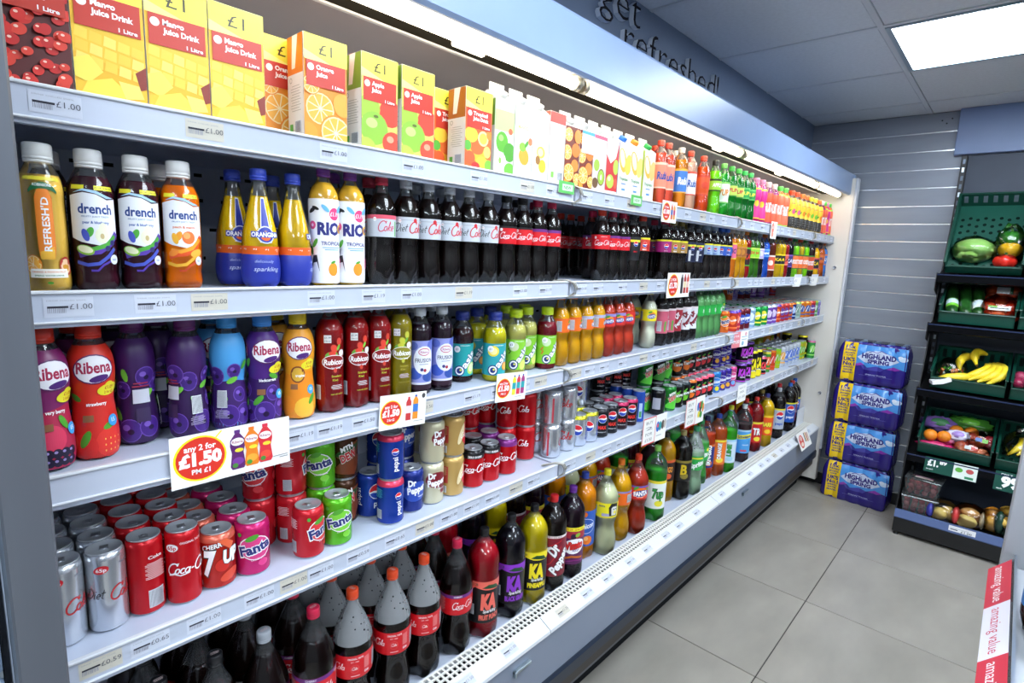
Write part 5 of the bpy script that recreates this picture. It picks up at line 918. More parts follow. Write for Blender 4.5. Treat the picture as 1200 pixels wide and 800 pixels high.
# bottom deck
def big(key, px, y=None, rows=3, turn=None): put(key, 5, px, y=y, rows=rows, turn=turn, top=True)
for k, px, t in (('zero2', 186, 20), ('zero2', 252, 30), ('diet2', 308, 10), ('cherry2', 367, 14), ('coke2', 413, 92), ('coke2', 460, 96), ('coke2', 497, 99), ('cherry2', 536, 12)): big(k, px, turn=t)
for k, px, t, y in (('ka2_red', 568, 24, .105), ('ka2_purple', 600, 30, .11), ('ka2_yellow', 627, 34, .105), ('drp2', 650, 44, .105), ('vimto2', 672, 34, .105), ('rub2', 688, 46, .15), ('fanlem2', 711, 40, .105), ('fanor2', 729, 110, .125), ('fanred2', 749, 40, .105), ('vimtoz2', 761, 52, .175), ('seven2', 775, 44, .105),
                    ('tang2', 788, 50, .17), ('barr2', 798, 50, .125), ('sprite2', 815, 48, .105), ('spriteg2', 826, 50, .14), ('irn2', 834, 44, .15), ('luco2', 842, 50, .125), ('lime2', 851, 54, .105), ('schwlem2', 859, 50, .15), ('schw2', 872, 50, .105), ('tizer2', 878, 50, .15), ('tizer2', 885, 50, .12), ('brown2', 892, 50, .165),
                    ('barry2', 902, 54, .105), ('pepd2', 914, 54, .105), ('pepm2', 922, 54, .15), ('pepb2', 931, 54, .105), ('pepb2', 939, 54, .13), ('pepx2', 948, 54, .12)): big(k, px, y=y-.013, rows=1, turn=t); put(k, 5, px, y=y, top=True, row=1, turn=t); ITEMS[-1]['y'] = .30
# push overlapping neighbours apart
random.seed(5)
for lv in (1, 2, 3, 4, 5):
    it = [i for i in ITEMS if i['lv'] == lv]; n = len(it)
    X = np.array([i['x'] for i in it]); Y = np.array([i['y'] for i in it]); Rr = np.array([i['p'].r for i in it])
    isc = np.array([i['p'].cat == 'carton' for i in it]); D = np.array([getattr(i['p'], 'd', 2*i['p'].r)/2 for i in it])
    X = X+np.linspace(0, 1e-5, n)
    for step in range(400):
        moved = 0
        o = np.argsort(X)
        for a_ in range(n):
            i = o[a_]
            for b_ in range(a_+1, n):
                j = o[b_]
                if X[j]-X[i] > .115: break
                dx, dy = X[j]-X[i], Y[j]-Y[i]
                if isc[i] or isc[j]:
                    if abs(dy) < D[i]+D[j]: ov = Rr[i]+Rr[j]+.0008-dx; ux, uy = 1, 0
                    else: continue
                else:
                    d = math.hypot(dx, dy) or 1e-6; ov = Rr[i]+Rr[j]+.0006-d; ux, uy = dx/d, dy/d
                    if lv == 5:
                        q = (Rr[i]+Rr[j]+.0006)**2-dy*dy; ov = math.sqrt(q)-dx if q > 0 else 0; ux, uy = 1, 0
                if ov > 1e-5:
                    s = ov*.5; X[i] -= ux*s; X[j] += ux*s; moved += 1
                    if not (isc[i] or isc[j]): Y[i] -= uy*s; Y[j] += uy*s
        X = np.clip(X, Rr+{1: -.014, 2: .004, 3: -.016, 4: -.014, 5: -.02}[lv], LEN-Rr-.002); lo = (D+(.0405 if lv == 5 else .010)); Y = np.clip(Y, lo, BACK-D-.004)
        if not moved: break
    for i, x, y in zip(it, X, Y): i['x'] = float(x); i['y'] = float(y)
# labels that say which one
LVN = {1: 'top shelf', 2: 'second shelf down', 3: 'third shelf down', 4: 'fourth shelf down', 5: 'bottom deck'}
ORD = ['first', 'second', 'third', 'fourth', 'fifth', 'sixth', 'seventh', 'eighth', 'ninth', 'tenth', 'eleventh', 'twelfth']
ROWN = ['front row', 'second row', 'third row', 'fourth row', 'fifth row', 'sixth row', 'seventh row']
groups = {}
for it in ITEMS: groups.setdefault((it['p'].key, it['lv']), []).append(it)
def label_for(it, lev):
    g = groups[(it['p'].key, it['lv'])]; same = sorted([o for o in g if o['row'] == it['row'] and o['stack'] >= lev], key=lambda o: o['x'])
    s = it['p'].desc+', '
    bits = []
    if len(same) > 1: bits.append(ORD[same.index(it)]+' from left')
    rows = len(set(o['row'] for o in g))
    if rows > 1 or it['row']: bits.append(ROWN[it['row']])
    if it['stack'] > 1: bits.append('upper' if lev == 2 else 'lower')
    w = s.split(); tail = (' '.join(bits)+', ' if bits else '')+LVN[it['lv']]
    room = 16-len(tail.split())
    if len(w) > room:                      # shorten the description, keep its distinguishing words
        s = ' '.join(x for x in w if x not in ('bottle', 'with', 'and', 'large', 'drink'))+' '
        s = ' '.join(s.split()[:room])+' '
        if not s.strip().endswith(','): s = s.strip()+', '
    return s+tail
GRP = {'bottle': 'drinks bottles on the ', 'can': 'drinks cans on the ', 'carton': 'juice cartons on the '}
for it in ITEMS:
    p = it['p']; x, y = it['x'], it['y']
    a = it['turn'] if it['turn'] is not None else math.degrees(math.atan2(x-CX, y-CY))*.62+random.uniform(-9, 9)
    if p.cat == 'carton': a = random.uniform(-.8, .8)
    for lev in range(1, it['stack']+1):
        aa = a+(random.uniform(-25, 25) if lev == 2 else 0)
        root = thing(p.name, label_for(it, lev), p.cat, (x, y, it['z']+(lev-1)*p.h), (0, 0, -math.radians(aa)), GRP[p.cat]+LVN[it['lv']])
        made = {}
        for nm, me, par in p.parts:
            made[nm] = link(nm, me, made[par] if par else root)
            if nm == 'droplets': made[nm]['kind'] = 'stuff'

# ================================================================ promotional cards on the shelf strips
def card(X, Z, w, h, label, art, Y=-.0085, tilt=0, roll=0, lean=0, paper='F2F0EC'):
    mb = MB(); mb.box(-w/2, -.0004, -h/2, w/2, .0004, h/2, mat(paper, 'card'))
    lay(mb, art, lambda u, v, o: (u/1000, -.0002-o, v/1000), 'label')
    return tag(mb.build('promotional_card', None, (X, Y, Z), (-math.radians(lean), -math.radians(roll), math.radians(tilt))), label, 'price card', 'price cards on the shelf edges')
def minib(u, v, h, cap, body, mid, r):
    w = h*.17
    return [Rt(u-w*.4, v+h*.42, u+w*.4, v+h*.5, cap), Pg([(u-w*.3, v+h*.42), (u+w*.3, v+h*.42), (u+w, v+h*.25), (u+w*1.05, v+h*.1), (u+w*.8, v-h*.08), (u+w*1.05, v-h*.42), (u+w*.8, v-h*.5), (u-w*.8, v-h*.5), (u-w*1.05, v-h*.42), (u-w*.8, v-h*.08), (u-w*1.05, v+h*.1), (u-w, v+h*.25)], body),
            El(u, v+h*.2, w*.9, h*.1, W_), Tx('Ribena', u, v+h*.2, h*.07, 'A81C48', w*1.5), El(u+w*.2, v-h*.02, w*.6, h*.05, 'E8D83A'), El(u, v-h*.3, w*.8, h*.1, mid), El(u-w*.4, v-h*.4, w*.4, h*.06, r)]
def disc(u, v, r, l1, l2, l3, ry=1): return [El(u, v, r, r*ry, 'F2DC1A', 0, 28), El(u+r*.01, v, r*.92, r*.92*ry, 'DC3222', 0, 28), Tx(l1, u, v+r*.5*ry, r*.24, W_, r*1.2, .03), Tx(l2, u, v, r*.5, W_, r*1.62, .06), Tx(l3, u, v-r*.55*ry, r*.2, W_, r*.7, .03)]
card(.262, 1.270, .206, .092, 'large any 2 for £1.50 card below the blackcurrant drink bottles',
     disc(-56, 1, 43, 'any 2 for', '£1.50', 'PM £1', .95)+[Sk([[(-30, 34), (-20, 44)]], 2.5, 'F2DC1A')]+minib(6, 2, 74, '5A2A78', '5A2068', '7A3A9A', '4A8A3A')+minib(31, 3, 74, 'E8781E', 'E8801E', 'F0A83A', '4A9A3A')+minib(56, 4, 74, 'D8344A', 'D8303A', 'E8503A', '4A8A3A')+[Rt(70, -28, 98, -26.5, '8A8A8A'), Rt(82, -32, 98, -30.5, '8A8A8A')], roll=0)
def bot(u, v, h, cap, body, lab): w = h*.13; return [Rt(u-w*.4, v+h*.42, u+w*.4, v+h*.5, cap), Pg([(u-w*.4, v+h*.42), (u+w*.4, v+h*.42), (u+w, v+h*.28), (u+w, v-h*.5), (u-w, v-h*.5), (u-w, v+h*.28)], body), Rt(u-w, v-h*.2, u+w, v+h*.12, lab)]
card(.636, 1.276, .130, .080, '£1.50 offer card below the red sparkling bottles, two bottle picture', disc(-34, -2, 29, 'any 2 for', '£1.50', '2 for £2')+bot(14, 3, 56, 'C8303A', 'C83A3A', 'E8D8D8')+bot(34, 5, 58, '2A5AB8', 'E8922A', '3A78C8')+[El(56, 30, 5, 6, '4A4A4A'), Rt(30, -30, 58, -28.5, 'A0A0A0')], roll=-3.5)
card(1.004, 1.275, .124, .080, '£1.50 offer card below the citrus bottles, three bottle picture', disc(-32, -2, 28, 'any 2 for', '£1.50', 'PM £1')+bot(10, 4, 56, '2A3A9C', 'E8DC3A', '2AA0A8')+bot(28, 5, 56, '2A3A9C', 'D83A4A', '2AA0A8')+bot(46, 6, 56, '2A3A9C', 'A83A7A', '2AA0A8')+[Rt(16, -30, 44, -28.5, 'A0A0A0')], roll=-4)
card(1.975, 1.543, .196, .098, '£1.70 red and yellow offer card on the second shelf edge', disc(-48, 0, 42, '2 FOR', '£1.70', 'any mix', 1.05)+bot(26, 4, 76, '2A2A2E', '26181A', '3A3A3E')+bot(52, 5, 76, 'D8303A', 'A8302A', 'E8D8A8')+bot(78, 5, 76, 'C83A3A', 'C8402E', 'E8C8B8'))
card(1.844, 1.819, .116, .078, 'small £1.00 offer card on the top shelf edge below peach bottles', disc(-24, 0, 30, '2 for', '£1.00', 'each', 1.1)+bot(18, 2, 56, 'D8303A', 'D86A3A', '3A6AB8')+bot(38, 2, 56, 'D8A03A', 'E8A03A', 'C83A6A'))
card(3.028, 1.817, .094, .088, 'pale pink offer card on the top shelf edge near the right end', [El(-18, 10, 22, 28, 'E87A6A'), Tx('£1', -18, 14, 14, W_, 22), El(-18, -22, 20, 14, 'E8907A'), Rt(12, -30, 20, 30, 'E8C8A8'), Rt(26, -30, 34, 30, 'D8B0A0')])
for x, l in ((1.205, 'small green and white tag on top shelf edge left of the cable'), (1.60, 'small green and white tag on top shelf edge below orange juice cartons')): card(x, 1.838, .075, .034, l, [Rt(-37, -17, 37, 17, '5CB85A'), Rt(-20, -9, 30, 9, 'CFE8CC'), Tx('NEW', 4, 0, 9, '3A8A3A', 34)])
def hand(X, Z, w, h, label, t1, pic, border='D8302A', roll=0):
    W1, H1 = w*500, h*500
    a = [Rt(-W1, -H1, W1*.06, H1, border), Rt(-W1+4, -H1+5, W1*.02, H1-4, 'F0EEE8')]
    for i, tx in enumerate(t1): a.append(Tx(tx, -W1*.48, H1*(.62-.42*i), H1*.22, '3A3A44', W1*.55, -.005))
    return card(X, Z, w, h, label, a+pic, roll=roll)
hand(1.878, .963, .195, .112, 'handwritten 2 for £1.50 card with red edge, below the blue can', ['BUY', '2', 'FOR', '£1.50'], [El(24, 6, 14, 22, '2A6AC0'), El(44, 6, 12, 20, '2A9A9A'), El(66, 8, 12, 20, '5A4A42'), El(84, 10, 10, 20, 'B8B0A8'), El(24, 10, 7, 8, 'E84A4A'), Rt(16, -34, 60, -31, 'A0A0A0')], roll=-1.5)
hand(2.254, .966, .195, .128, 'handwritten offer card with thick red frame below black fruit cans', ['BUY', '2', 'FOR', '£1.50'], [El(30, 16, 12, 20, '2A6AC0'), El(48, 22, 12, 18, 'D83A3A'), El(66, 20, 12, 20, '3A9A4A'), El(82, 4, 10, 22, 'E88A3A'), El(40, -22, 12, 16, 'E8D03A'), El(62, -26, 14, 16, '4A9A3A'), El(52, 0, 10, 12, '26262A')])
card(2.826, .957, .125, .097, 'white handwritten ticket hanging on the fourth shelf edge', [Tx('ANY 2', 0, 30, 10, '5A5A62', 80, 0), Tx('MIX', 0, 8, 12, '5A5A62', 60, 0), Tx('£1.50', 0, -20, 14, '4A4A52', 86, 0)])
card(2.715, 1.256, .168, .080, 'pink and white offer card curling from the third shelf edge', [Rt(-84, -40, 0, 40, 'E0808A'), Tx('2 FOR', -42, 18, 10, W_, 60), Tx('£1.20', -42, -10, 16, W_, 70, .03), Rt(14, 10, 74, 14, '8AA8B8'), Rt(14, -4, 74, 0, '8AA8B8'), El(30, -22, 12, 12, '7AA8C0'), El(56, 26, 12, 10, 'D8A0A8')], tilt=-6)
for x, l in ((3.56, 'white folded paper ticket on second shelf edge, left of the joint'), (3.93, 'white folded paper ticket on second shelf edge, right of the joint')): card(x, 1.545, .10, .075, l, [Rt(-40, 20, 40, 36, 'D8D8E0'), Tx('£1', -20, 0, 16, '9A9AA8', 30)], tilt=-8, lean=-6)
card(3.92, .468, .24, .115, 'red oval offer card leaning on the rail by the right end', [El(-60, -4, 44, 44, 'DC3A2A'), El(-60, 16, 22, 16, 'F2D8C8'), El(-60, -22, 26, 14, 'F2D8C8'), Tx('2', -60, 16, 16, 'DC3A2A', 14, .04), Rt(10, -20, 26, 40, '3A3A3E'), Rt(34, -24, 50, 38, 'D8A83A'), Rt(58, -28, 74, 34, 'B83A4A'), Rt(84, -28, 98, 30, 'C8B090')], Y=-.078, lean=24)

# ================================================================ shrink-wrapped water packs
m_film = pet('F2F4F8', .0, .12)
def pack_outline(W, D, n, m, amp, ins=0):
    pts = []
    def sc(t): return amp*(1-abs(math.sin(PI*t)))
    N = 6
    for i in range(n*N): t = i/N; pts.append((-D/2+ins+sc(t), W/2-ins-(W-2*ins)*i/(n*N)))
    for i in range(m*N): t = i/N; pts.append((-D/2+ins+(D-2*ins)*i/(m*N), -W/2+ins+sc(t)))
    for i in range(n*N): t = i/N; pts.append((D/2-ins-sc(t), -W/2+ins+(W-2*ins)*i/(n*N)))
    for i in range(m*N): t = i/N; pts.append((D/2-ins-(D-2*ins)*i/(m*N), W/2-ins-sc(t)))
    return pts
def water_pack(label, loc, rz):
    root = thing('water_pack', label, 'water pack', loc, (0, 0, rz), 'stacked water bottle packs')
    W, D, H = .40, .205, .285; n, m = 5, 3
    rings = [(0.0, .014, .012), (.008, .004, .014), (.03, 0, .010), (.2, 0, .008), (.225, .004, .008), (.25, .012, .006), (.272, .022, .003), (.278, .03, .001)]
    vs = []; outl = None
    for z, ins, amp in rings: outl = pack_outline(W, D, n, m, amp, ins); vs += [(x, y, z) for x, y in outl]
    L = len(outl); fs = [(r*L+i, r*L+(i+1) % L, (r+1)*L+(i+1) % L, (r+1)*L+i) for r in range(len(rings)-1) for i in range(L)]
    mb = MB(); mb.add(vs, fs+[list(range(L))], mat('2A1E78', 'wrap'), True)
    def xf_(u, v):
        t = (u/1000+W/2)/W*n
        for k in range(len(rings)-1):
            if v/1000 <= rings[k+1][0]:
                q = (v/1000-rings[k][0])/(rings[k+1][0]-rings[k][0]); ins = rings[k][1]+(rings[k+1][1]-rings[k][1])*q; am = rings[k][2]+(rings[k+1][2]-rings[k][2])*q; break
        else: ins, am = rings[-1][1:]
        return -D/2+ins+am*(1-abs(math.sin(PI*t)))
    mp = lambda u, v, o: (xf_(u, v)-.0006-o*1.6, -u/1000, v/1000)
    art = [Pg([(-105, 120), (-60, 142), (-20, 112), (30, 128), (80, 118), (130, 138), (198, 120), (196, 262), (-105, 262)], '4A90D8'), Pg([(-105, 120), (-60, 142), (-40, 128), (-80, 116)], '8A3AA8'), Pg([(90, 118), (130, 138), (170, 126), (140, 114)], '8A3AA8'), Pg([(-60, 128), (-20, 112), (30, 128), (80, 118), (60, 96), (-40, 96)], '43409A'), El(176, 196, 26, 16, 'C8DCF0'), El(160, 206, 14, 10, 'DCE8F6'),
           Rt(-170, 6, -88, 270, 'F0C81A'), Pg([(-84, 178), (-30, 222), (40, 232), (110, 212), (156, 176), (110, 146), (40, 138), (-40, 146)], 'C4CEE4'), Tx('HIGHLAND', 40, 192, 32, '2A2478', 196, .05), Tx('SPRING', 40, 157, 25, '2A2478', 124, .05), Sk([[(-20, 214), (0, 226), (30, 218), (50, 234), (80, 220)]], 5, '5A4A98'), Tx('SPRING WATER', 36, 66, 8, 'A8A8D8', 120, .02), Rt(-60, 56, 130, 58, '5A58A8')]
    for tx, z, h, w in (('15x', 240, 20, 40), ('750ml', 218, 12, 44), ('SPORTS', 198, 10, 42), ('CAP', 182, 10, 28), ("UK'S", 154, 24, 48), ('No.1', 124, 26, 48), ('SPRING', 98, 11, 42), ('WATER', 80, 11, 40), ('BRAND', 62, 11, 42)): art.append(Tx(tx, -129, z, h, '2A2478', w*1.42, .04))
    lay(mb, art, mp, 'wrap', du=10, dv=22)
    mb.build('printed_wrap', root)
    fl = MB(); o2 = pack_outline(W, D, n, m, .004, .026); fl.add([(x, y, .2795+.002*math.sin(40*y)) for x, y in o2], [list(range(L))], m_film); fl.build('top_film', root)
    for i in range(n):
        for j in range(m):
            y = W/2-.04-i*(W-.08)/(n-1); x = -D/2+.036+j*(D-.072)/(m-1)
            MB().lathe([(.23, .026), (.255, .018), (.262, .0145), (.2775, .0142), (.2785, .012)], mat('8AB4E4' if j else '5A78C8', 'plastic'), 12, c=(x, y, 0)).build('bottle_top', root)
    return root
for k, (dx, dy, rz, l) in enumerate(((0, 0, 0, 'shrink-wrapped water bottle pack on the floor, bottom of the stack'), (.004, .004, .01, 'shrink-wrapped water bottle pack second from bottom of the stack'), (-.004, .0, -.012, 'shrink-wrapped water bottle pack third from bottom of the stack'), (.003, .006, .015, 'shrink-wrapped water bottle pack on top of the stack'))):
    water_pack(l, (4.325+dx, -.355+dy, .2866*k), rz-.03)

# ================================================================ produce rack
m_rack = noisy('rack_black', '0E0E10', '161618', 8, .45); m_rk2 = mat('1A1B20', 'metal'); m_lip = mat('26304E', 'gloss')
RY0, RY1 = -.635, -1.95
rack = thing('produce_rack', 'tall black metal fruit and vegetable shelving against the slatted far wall', 'shelving', (4.2, -1.3, 0)); ro = Vector((4.2, -1.3, 0))
def rp(mb, name, par=None):
    o = mb.build(name, par or rack)
    if par is None: o.location = -ro
    return o
rp(MB().box(4.425, RY1, .12, 4.443, RY0, 2.35, noisy('rack_back', '2C3648', '343E50', 4, .5)), 'back_panel')
for y in (RY0-.03, RY1):
    up = rp(MB().cbox(4.385, y, 0, 4.425, y+.03, 2.35, .002, m_rack), 'upright')
    sm = MB()
    for k in range(44): sm.box(4.3835, y+.009, .15+k*.05, 4.3855, y+.021, .178+k*.05, mat('5A626E', 'metal') if k % 3 else mat('B8C0C8', 'metal'))
    tag(sm.build('slot_strip', up), kind='stuff')
rp(MB().prism([(4.385, .02), (4.385, 1.95), (4.33, 1.80), (4.0, .55), (3.94, .12), (3.94, .02)], 'y', RY0, RY0-.006, m_rack), 'side_panel')
LIPS = [(4.12, 1.625), (4.08, 1.325), (4.05, .925), (4.02, .515)]
for lx, lz in LIPS:
    s_ = rp(MB().prism([(lx, lz-.05), (lx+.012, lz-.055), (4.425, lz+.04), (4.425, lz+.06), (lx+.012, lz-.03)], 'y', RY0, RY1, m_rack), 'shelf')
    MB().prism([(lx-.012, lz-.048), (lx-.014, lz-.012), (lx+.004, lz), (lx+.014, lz-.002), (lx+.014, lz-.055)], 'y', RY0+.004, RY1, m_rk2).build('shelf_lip', s_)
    MB().box(lx-.0152, RY1, lz-.010, lx-.008, RY0+.004, lz-.003, m_lip).build('lip_trim', s_)
    MB().prism([(lx-.02, lz-.10), (lx-.02, lz+.004), (lx+.03, lz+.004), (4.385, lz-.08), (4.385, lz-.16)], 'y', RY0+.004, RY0+.001, m_rack).build('bracket', s_)
rp(MB().cbox(3.93, RY1, .02, 4.425, RY0, .115, .004, m_rack), 'base_plinth')
rp(MB().box(3.945, RY1, .11, 4.425, RY0, .15, m_rack), 'base_shelf')
bl = rp(MB().prism([(3.93, .112), (3.925, .118), (3.935, .165), (3.945, .165), (3.945, .112)], 'y', RY0, RY1, mat('5A6A94', 'gloss')), 'base_ticket_rail')
rp(MB().tube([(3.945, RY0-.02, .0), (3.945, RY0-.02, .022)], .014, mat('0A0A0A', 'plastic')), 'foot')
tk = MB(); lay(tk, [Rt(-62, -20, 62, 20, 'ECECEE'), Rt(-54, -4, -20, 2, '4A4A58'), Rt(-54, 6, 30, 8, 'A0A0A8'), Tx('£1.00', 20, -4, 12, '4A4A52', 50)], lambda u, v, o: (3.9275-o, -.965-u/1000, .14+v/1000), 'card'); tk.build('base_ticket', bl)

def wedge_ticket(label, X, y, z, w, h, art, lean=12):
    mb = MB().box(-.0006, -w/2, -h/2, .0006, w/2, h/2, mat('0F4A3E', 'card')); lay(mb, art, lambda u, v, o: (-.0004-o, -u/1000, v/1000), 'label')
    return tag(mb.build('price_sign', None, (X, y, z), (0, math.radians(lean), 0)), label, 'price sign', 'green price signs on the produce rack')
wedge_ticket('green £1.89 price sign with white picture half on rack shelf', 4.0, -.86, .475, .25, .09, [Rt(14, -44, 124, 44, 'DDE6DE'), Tx('£1.', -84, 14, 40, W_, 54, .05), Tx('89', -36, 24, 22, W_, 34, .04), Tx('per pack', -96, -26, 8, W_, 34), El(40, 6, 18, 14, '5AA83A'), El(90, 8, 18, 14, 'B84A4A'), Rt(70, -38, 110, -24, '2A8A5A')])
wedge_ticket('green 99p price sign on rack shelf at the right edge', 4.0, -1.17, .475, .22, .11, [Tx('ONLY', -60, 40, 10, W_, 50), Tx('99', -40, 0, 56, W_, 84, .06), Tx('p', 40, -4, 36, W_, 26, .04), Tx('each', -84, -42, 8, W_, 24)])
tag(MB().prism([(0, 0), (.05, .01), (.09, .03), (.085, .05), (.04, .03), (-.005, .02)], 'y', -.03, .03, mat('E8E8EA', 'card')).build('paper_ticket', None, (4.02, -.70, .965), (0, 0, -1.2)), 'curled white paper ticket beside the banana crate', 'ticket')
# green plastic crates, tipped towards the aisle
m_crate = noisy('crate_green', '0B4638', '0F4E40', 6, .4); m_crate2 = mat('0A3A2E', 'plastic')
def crate(label, X, y, z, tilt, w=.345, d=.36, h=.115):
    d = .50 if tilt > 50 else .33
    root = thing('produce_crate', label, 'crate', (X, y, z), (0, -math.radians(tilt), 0), 'green produce crates on the rack')
    t = .006
    b = MB().box(0, -w, 0, d, 0, t, m_crate).build('base', root)
    hol = MB()
    for i in range(int((d-.07)/.048)):
        for j in range(9):
            cx, cy = .05+i*.048+(.012 if j % 2 else 0), -.03-j*.036
            if 3 <= j <= 4 and 1 <= i <= 4: continue
            hol.add([(cx+.011*math.cos(a*PI/4), cy+.0095*math.sin(a*PI/4), t+.0005) for a in range(8)], [list(range(8))], mat('04140F', 'matte'))
    tag(hol.build('drain_holes', b), kind='stuff')
    MB().box(0, -w, t, t, 0, h*.62, m_crate).build('front_wall', root)
    bw = MB().box(d-t, -w, t, d, 0, h, m_crate).build('back_wall', root)
    for k in range(7): MB().box(d-t-.0012, -w+.03+k*.046, h*.35, d-t, -w+.05+k*.046, h*.85, mat('7A8696' if tilt > 50 else '0C1412', 'plastic')).build('wall_slot', bw)
    for y0 in (0, -w+t): MB().box(0, y0-t, t, d, y0, h, m_crate).build('side_wall', root)
    rim = MB()
    for a, c, e, f in ((-.006, -w-.006, d+.006, -w+.008), (-.006, -.008, d+.006, .006), (d-.008, -w, d+.006, 0)): rim.cbox(a, c, h-.006, e, f, h+.004, .002, m_crate2)
    rim.cbox(-.006, -w, h*.62-.006, .008, 0, h*.62+.004, .002, m_crate2); rim.build('rim', root)
    return root
CR = [('green crate holding the iceberg lettuce, on the top rack shelf', 4.135, -.665, 1.632, 56), ('green crate holding cucumbers and tomatoes', 4.10, -.675, 1.335, 20), ('green crate holding the banana bunch', 4.07, -.69, .938, 22), ('green crate holding oranges and bagged fruit', 4.04, -.685, .528, 24),
      ('green crate at the right edge, next to the lettuce crate', 4.135, -1.025, 1.632, 56), ('green crate at the right edge, next to the tomato crate', 4.10, -1.035, 1.335, 20), ('green crate with red nets at the right edge, next to the bananas', 4.07, -1.055, .938, 22), ('green crate with bagged bananas at the right edge', 4.04, -1.05, .528, 24)]
CO = [crate(*c) for c in CR]
def incrate(k, a, b, c):                     # place inside crate k: depth a, across b, height c (metres)
    _, X, y, z, tl = CR[k]; t = math.radians(tl); return (X+a*math.cos(t)-c*math.sin(t), y-b, z+a*math.sin(t)+c*math.cos(t))
def lumpy(am, fr, sd): return lambda d: 1+am*math.sin(fr*d.x*3+sd)*math.cos(fr*d.y*3+sd*2)+am*.5*math.sin(fr*5*d.z+sd)
def crumple(mb, pts_c, r, m, sd, seg=18, rings=10): mb.sphere(pts_c, r, m, seg, rings, lambda d: 1+.07*math.sin(9*d.x+sd)*math.cos(8*d.y-sd)+.05*math.sin(13*d.z+5*d.x+sd)); return mb
m_clear = pet('F4F6F4', 0, .08)
# lettuce
L0 = thing('iceberg_lettuce', 'round pale green iceberg lettuce in clear film', 'lettuce', incrate(0, .085, .115, .008))
MB().sphere((0, 0, .06), (.078, .10, .072), noisy('lettuce_leaf', '7DB648', 'BCDC8E', 9, .4, bump=.3), 28, 18, lambda d: 1+.02*math.sin(6*d.y+4*d.z)+.02*math.sin(9*d.x+6*d.z)).build('head', L0)
crumple(MB(), (0, 0, .066), (.084, .106, .078), m_clear, 1).build('film', L0)
# peppers
P0 = thing('pepper_pack', 'bag of green, yellow and red peppers stacked in clear wrap', 'peppers', incrate(0, .03, .27, .01)); P0.scale = (1.15, 1.15, 1.15)
def pepper(col, a, b, c):
    mb = MB(); mb.sphere((0, 0, 0), (.042, .044, .037), mat(col, 'gloss'), 20, 12, lambda d: (1+.10*math.cos(4*math.atan2(d.y, d.x)))*(1-.12*max(0, d.z)**4))
    o = mb.build('pepper', P0, (a, b, c)); MB().tube([(0, 0, .028), (.002, 0, .045)], [.007, .005], mat('4E7A2A', 'paint')).build('stalk', o)
pepper('C8281E', -.01, .005, .04); pepper('EEB41A', .03, -.005, .098); pepper('2E7A24', .06, 0, .158)
crumple(MB(), (.028, 0, .1), (.068, .062, .125), m_clear, 2).build('wrap', P0)
# cucumbers, tomatoes
for i, (b, l) in enumerate(((.06, 'cucumber with green and white label, leftmost in its crate'), (.125, 'plain dark green cucumber between two labelled ones'), (.185, 'cucumber with white label beside the tomatoes'))):
    root = thing('cucumber', l, 'cucumber', incrate(1, .03, b, .04), (0, -math.radians(34), math.radians(8)), 'cucumbers in the crate')
    MB().tube([(0, 0, 0), (.01, 0, 0), (.04, 0, 0), (.26, 0, .004), (.29, 0, .004), (.30, 0, .004)], [.008, .022, .030, .030, .019, .006], noisy('cucumber_skin', '143A14', '265A22', 30, .3) if i == 0 else bpy.data.materials['cucumber_skin'], 14).build('fruit', root)
    if i != 1: MB().tube([(.06, 0, 0), (.13, 0, .001)], .0308, mat('7ACA3A' if i == 0 else 'DDE4DC', 'label'), 14, False).build('sleeve', root); MB().tube([(.085, 0, 0), (.125, 0, .001)], .0312, mat('CFE0EC', 'label'), 14, False).build('sticker', root)
def netbag(name, label, cat, pos, n, r, col, spread, part, wrap=m_clear, lab=None, sq=.9, seed=1, kind='gloss'):
    root = thing(name, label, cat, pos); random.seed(seed); k = 0
    for i in range(n):
        a, b = i % 3, i//3
        c = (spread[0]*(b*.5+.15+.1*rnd()), -spread[1]*(a/2-.5)+.01*(rnd()-.5), r*.95+(.012 if (a+b) % 2 else 0)+b*spread[2])
        mb = MB().sphere((0, 0, 0), (r, r, r*sq), mat(col if isinstance(col, str) else col[i % len(col)], kind), 14, 9, lumpy(.03, 1, i)); mb.build(part, root, c)
    if wrap: crumple(MB(), (spread[0]*.6, 0, r+spread[2]), (spread[0]*.8+r, spread[1]*.5+r*1.2, r*1.5+spread[2]), wrap, seed).build('bag', root)
    if lab:
        t = MB(); x = -.006; lay(t, lab, lambda u, v, o: (spread[0]*.15-r*.75-o+v/1000*.6, -u/1000, r*1.6+spread[2]*.7+v/1000*.8), 'label'); t.build('bag_label', root)
    return root
netbag('tomato_pack', 'clear bag of red tomatoes with white label beside cucumbers', 'tomatoes', incrate(1, .05, .268, .006), 9, .040, ['C8401E', 'D85A2A', 'C8341A'], (.11, .10, .03), 'tomato', lab=[Rt(-50, -16, 50, 16, 'E8ECE8'), Rt(-50, 4, -10, 16, '7AC03A'), Rt(-40, -4, 40, 2, '2A2A2A')], seed=3)
netbag('tomato_pack', 'smaller tomato bag with pale sticker behind the first', 'tomatoes', incrate(1, .22, .27, .05), 6, .036, ['B83A1E', 'C8501E'], (.07, .10, .03), 'tomato', lab=[Rt(-30, -16, 30, 30, 'D8DCE0'), Rt(30, -16, 44, 30, '1E5A3A')], seed=4)
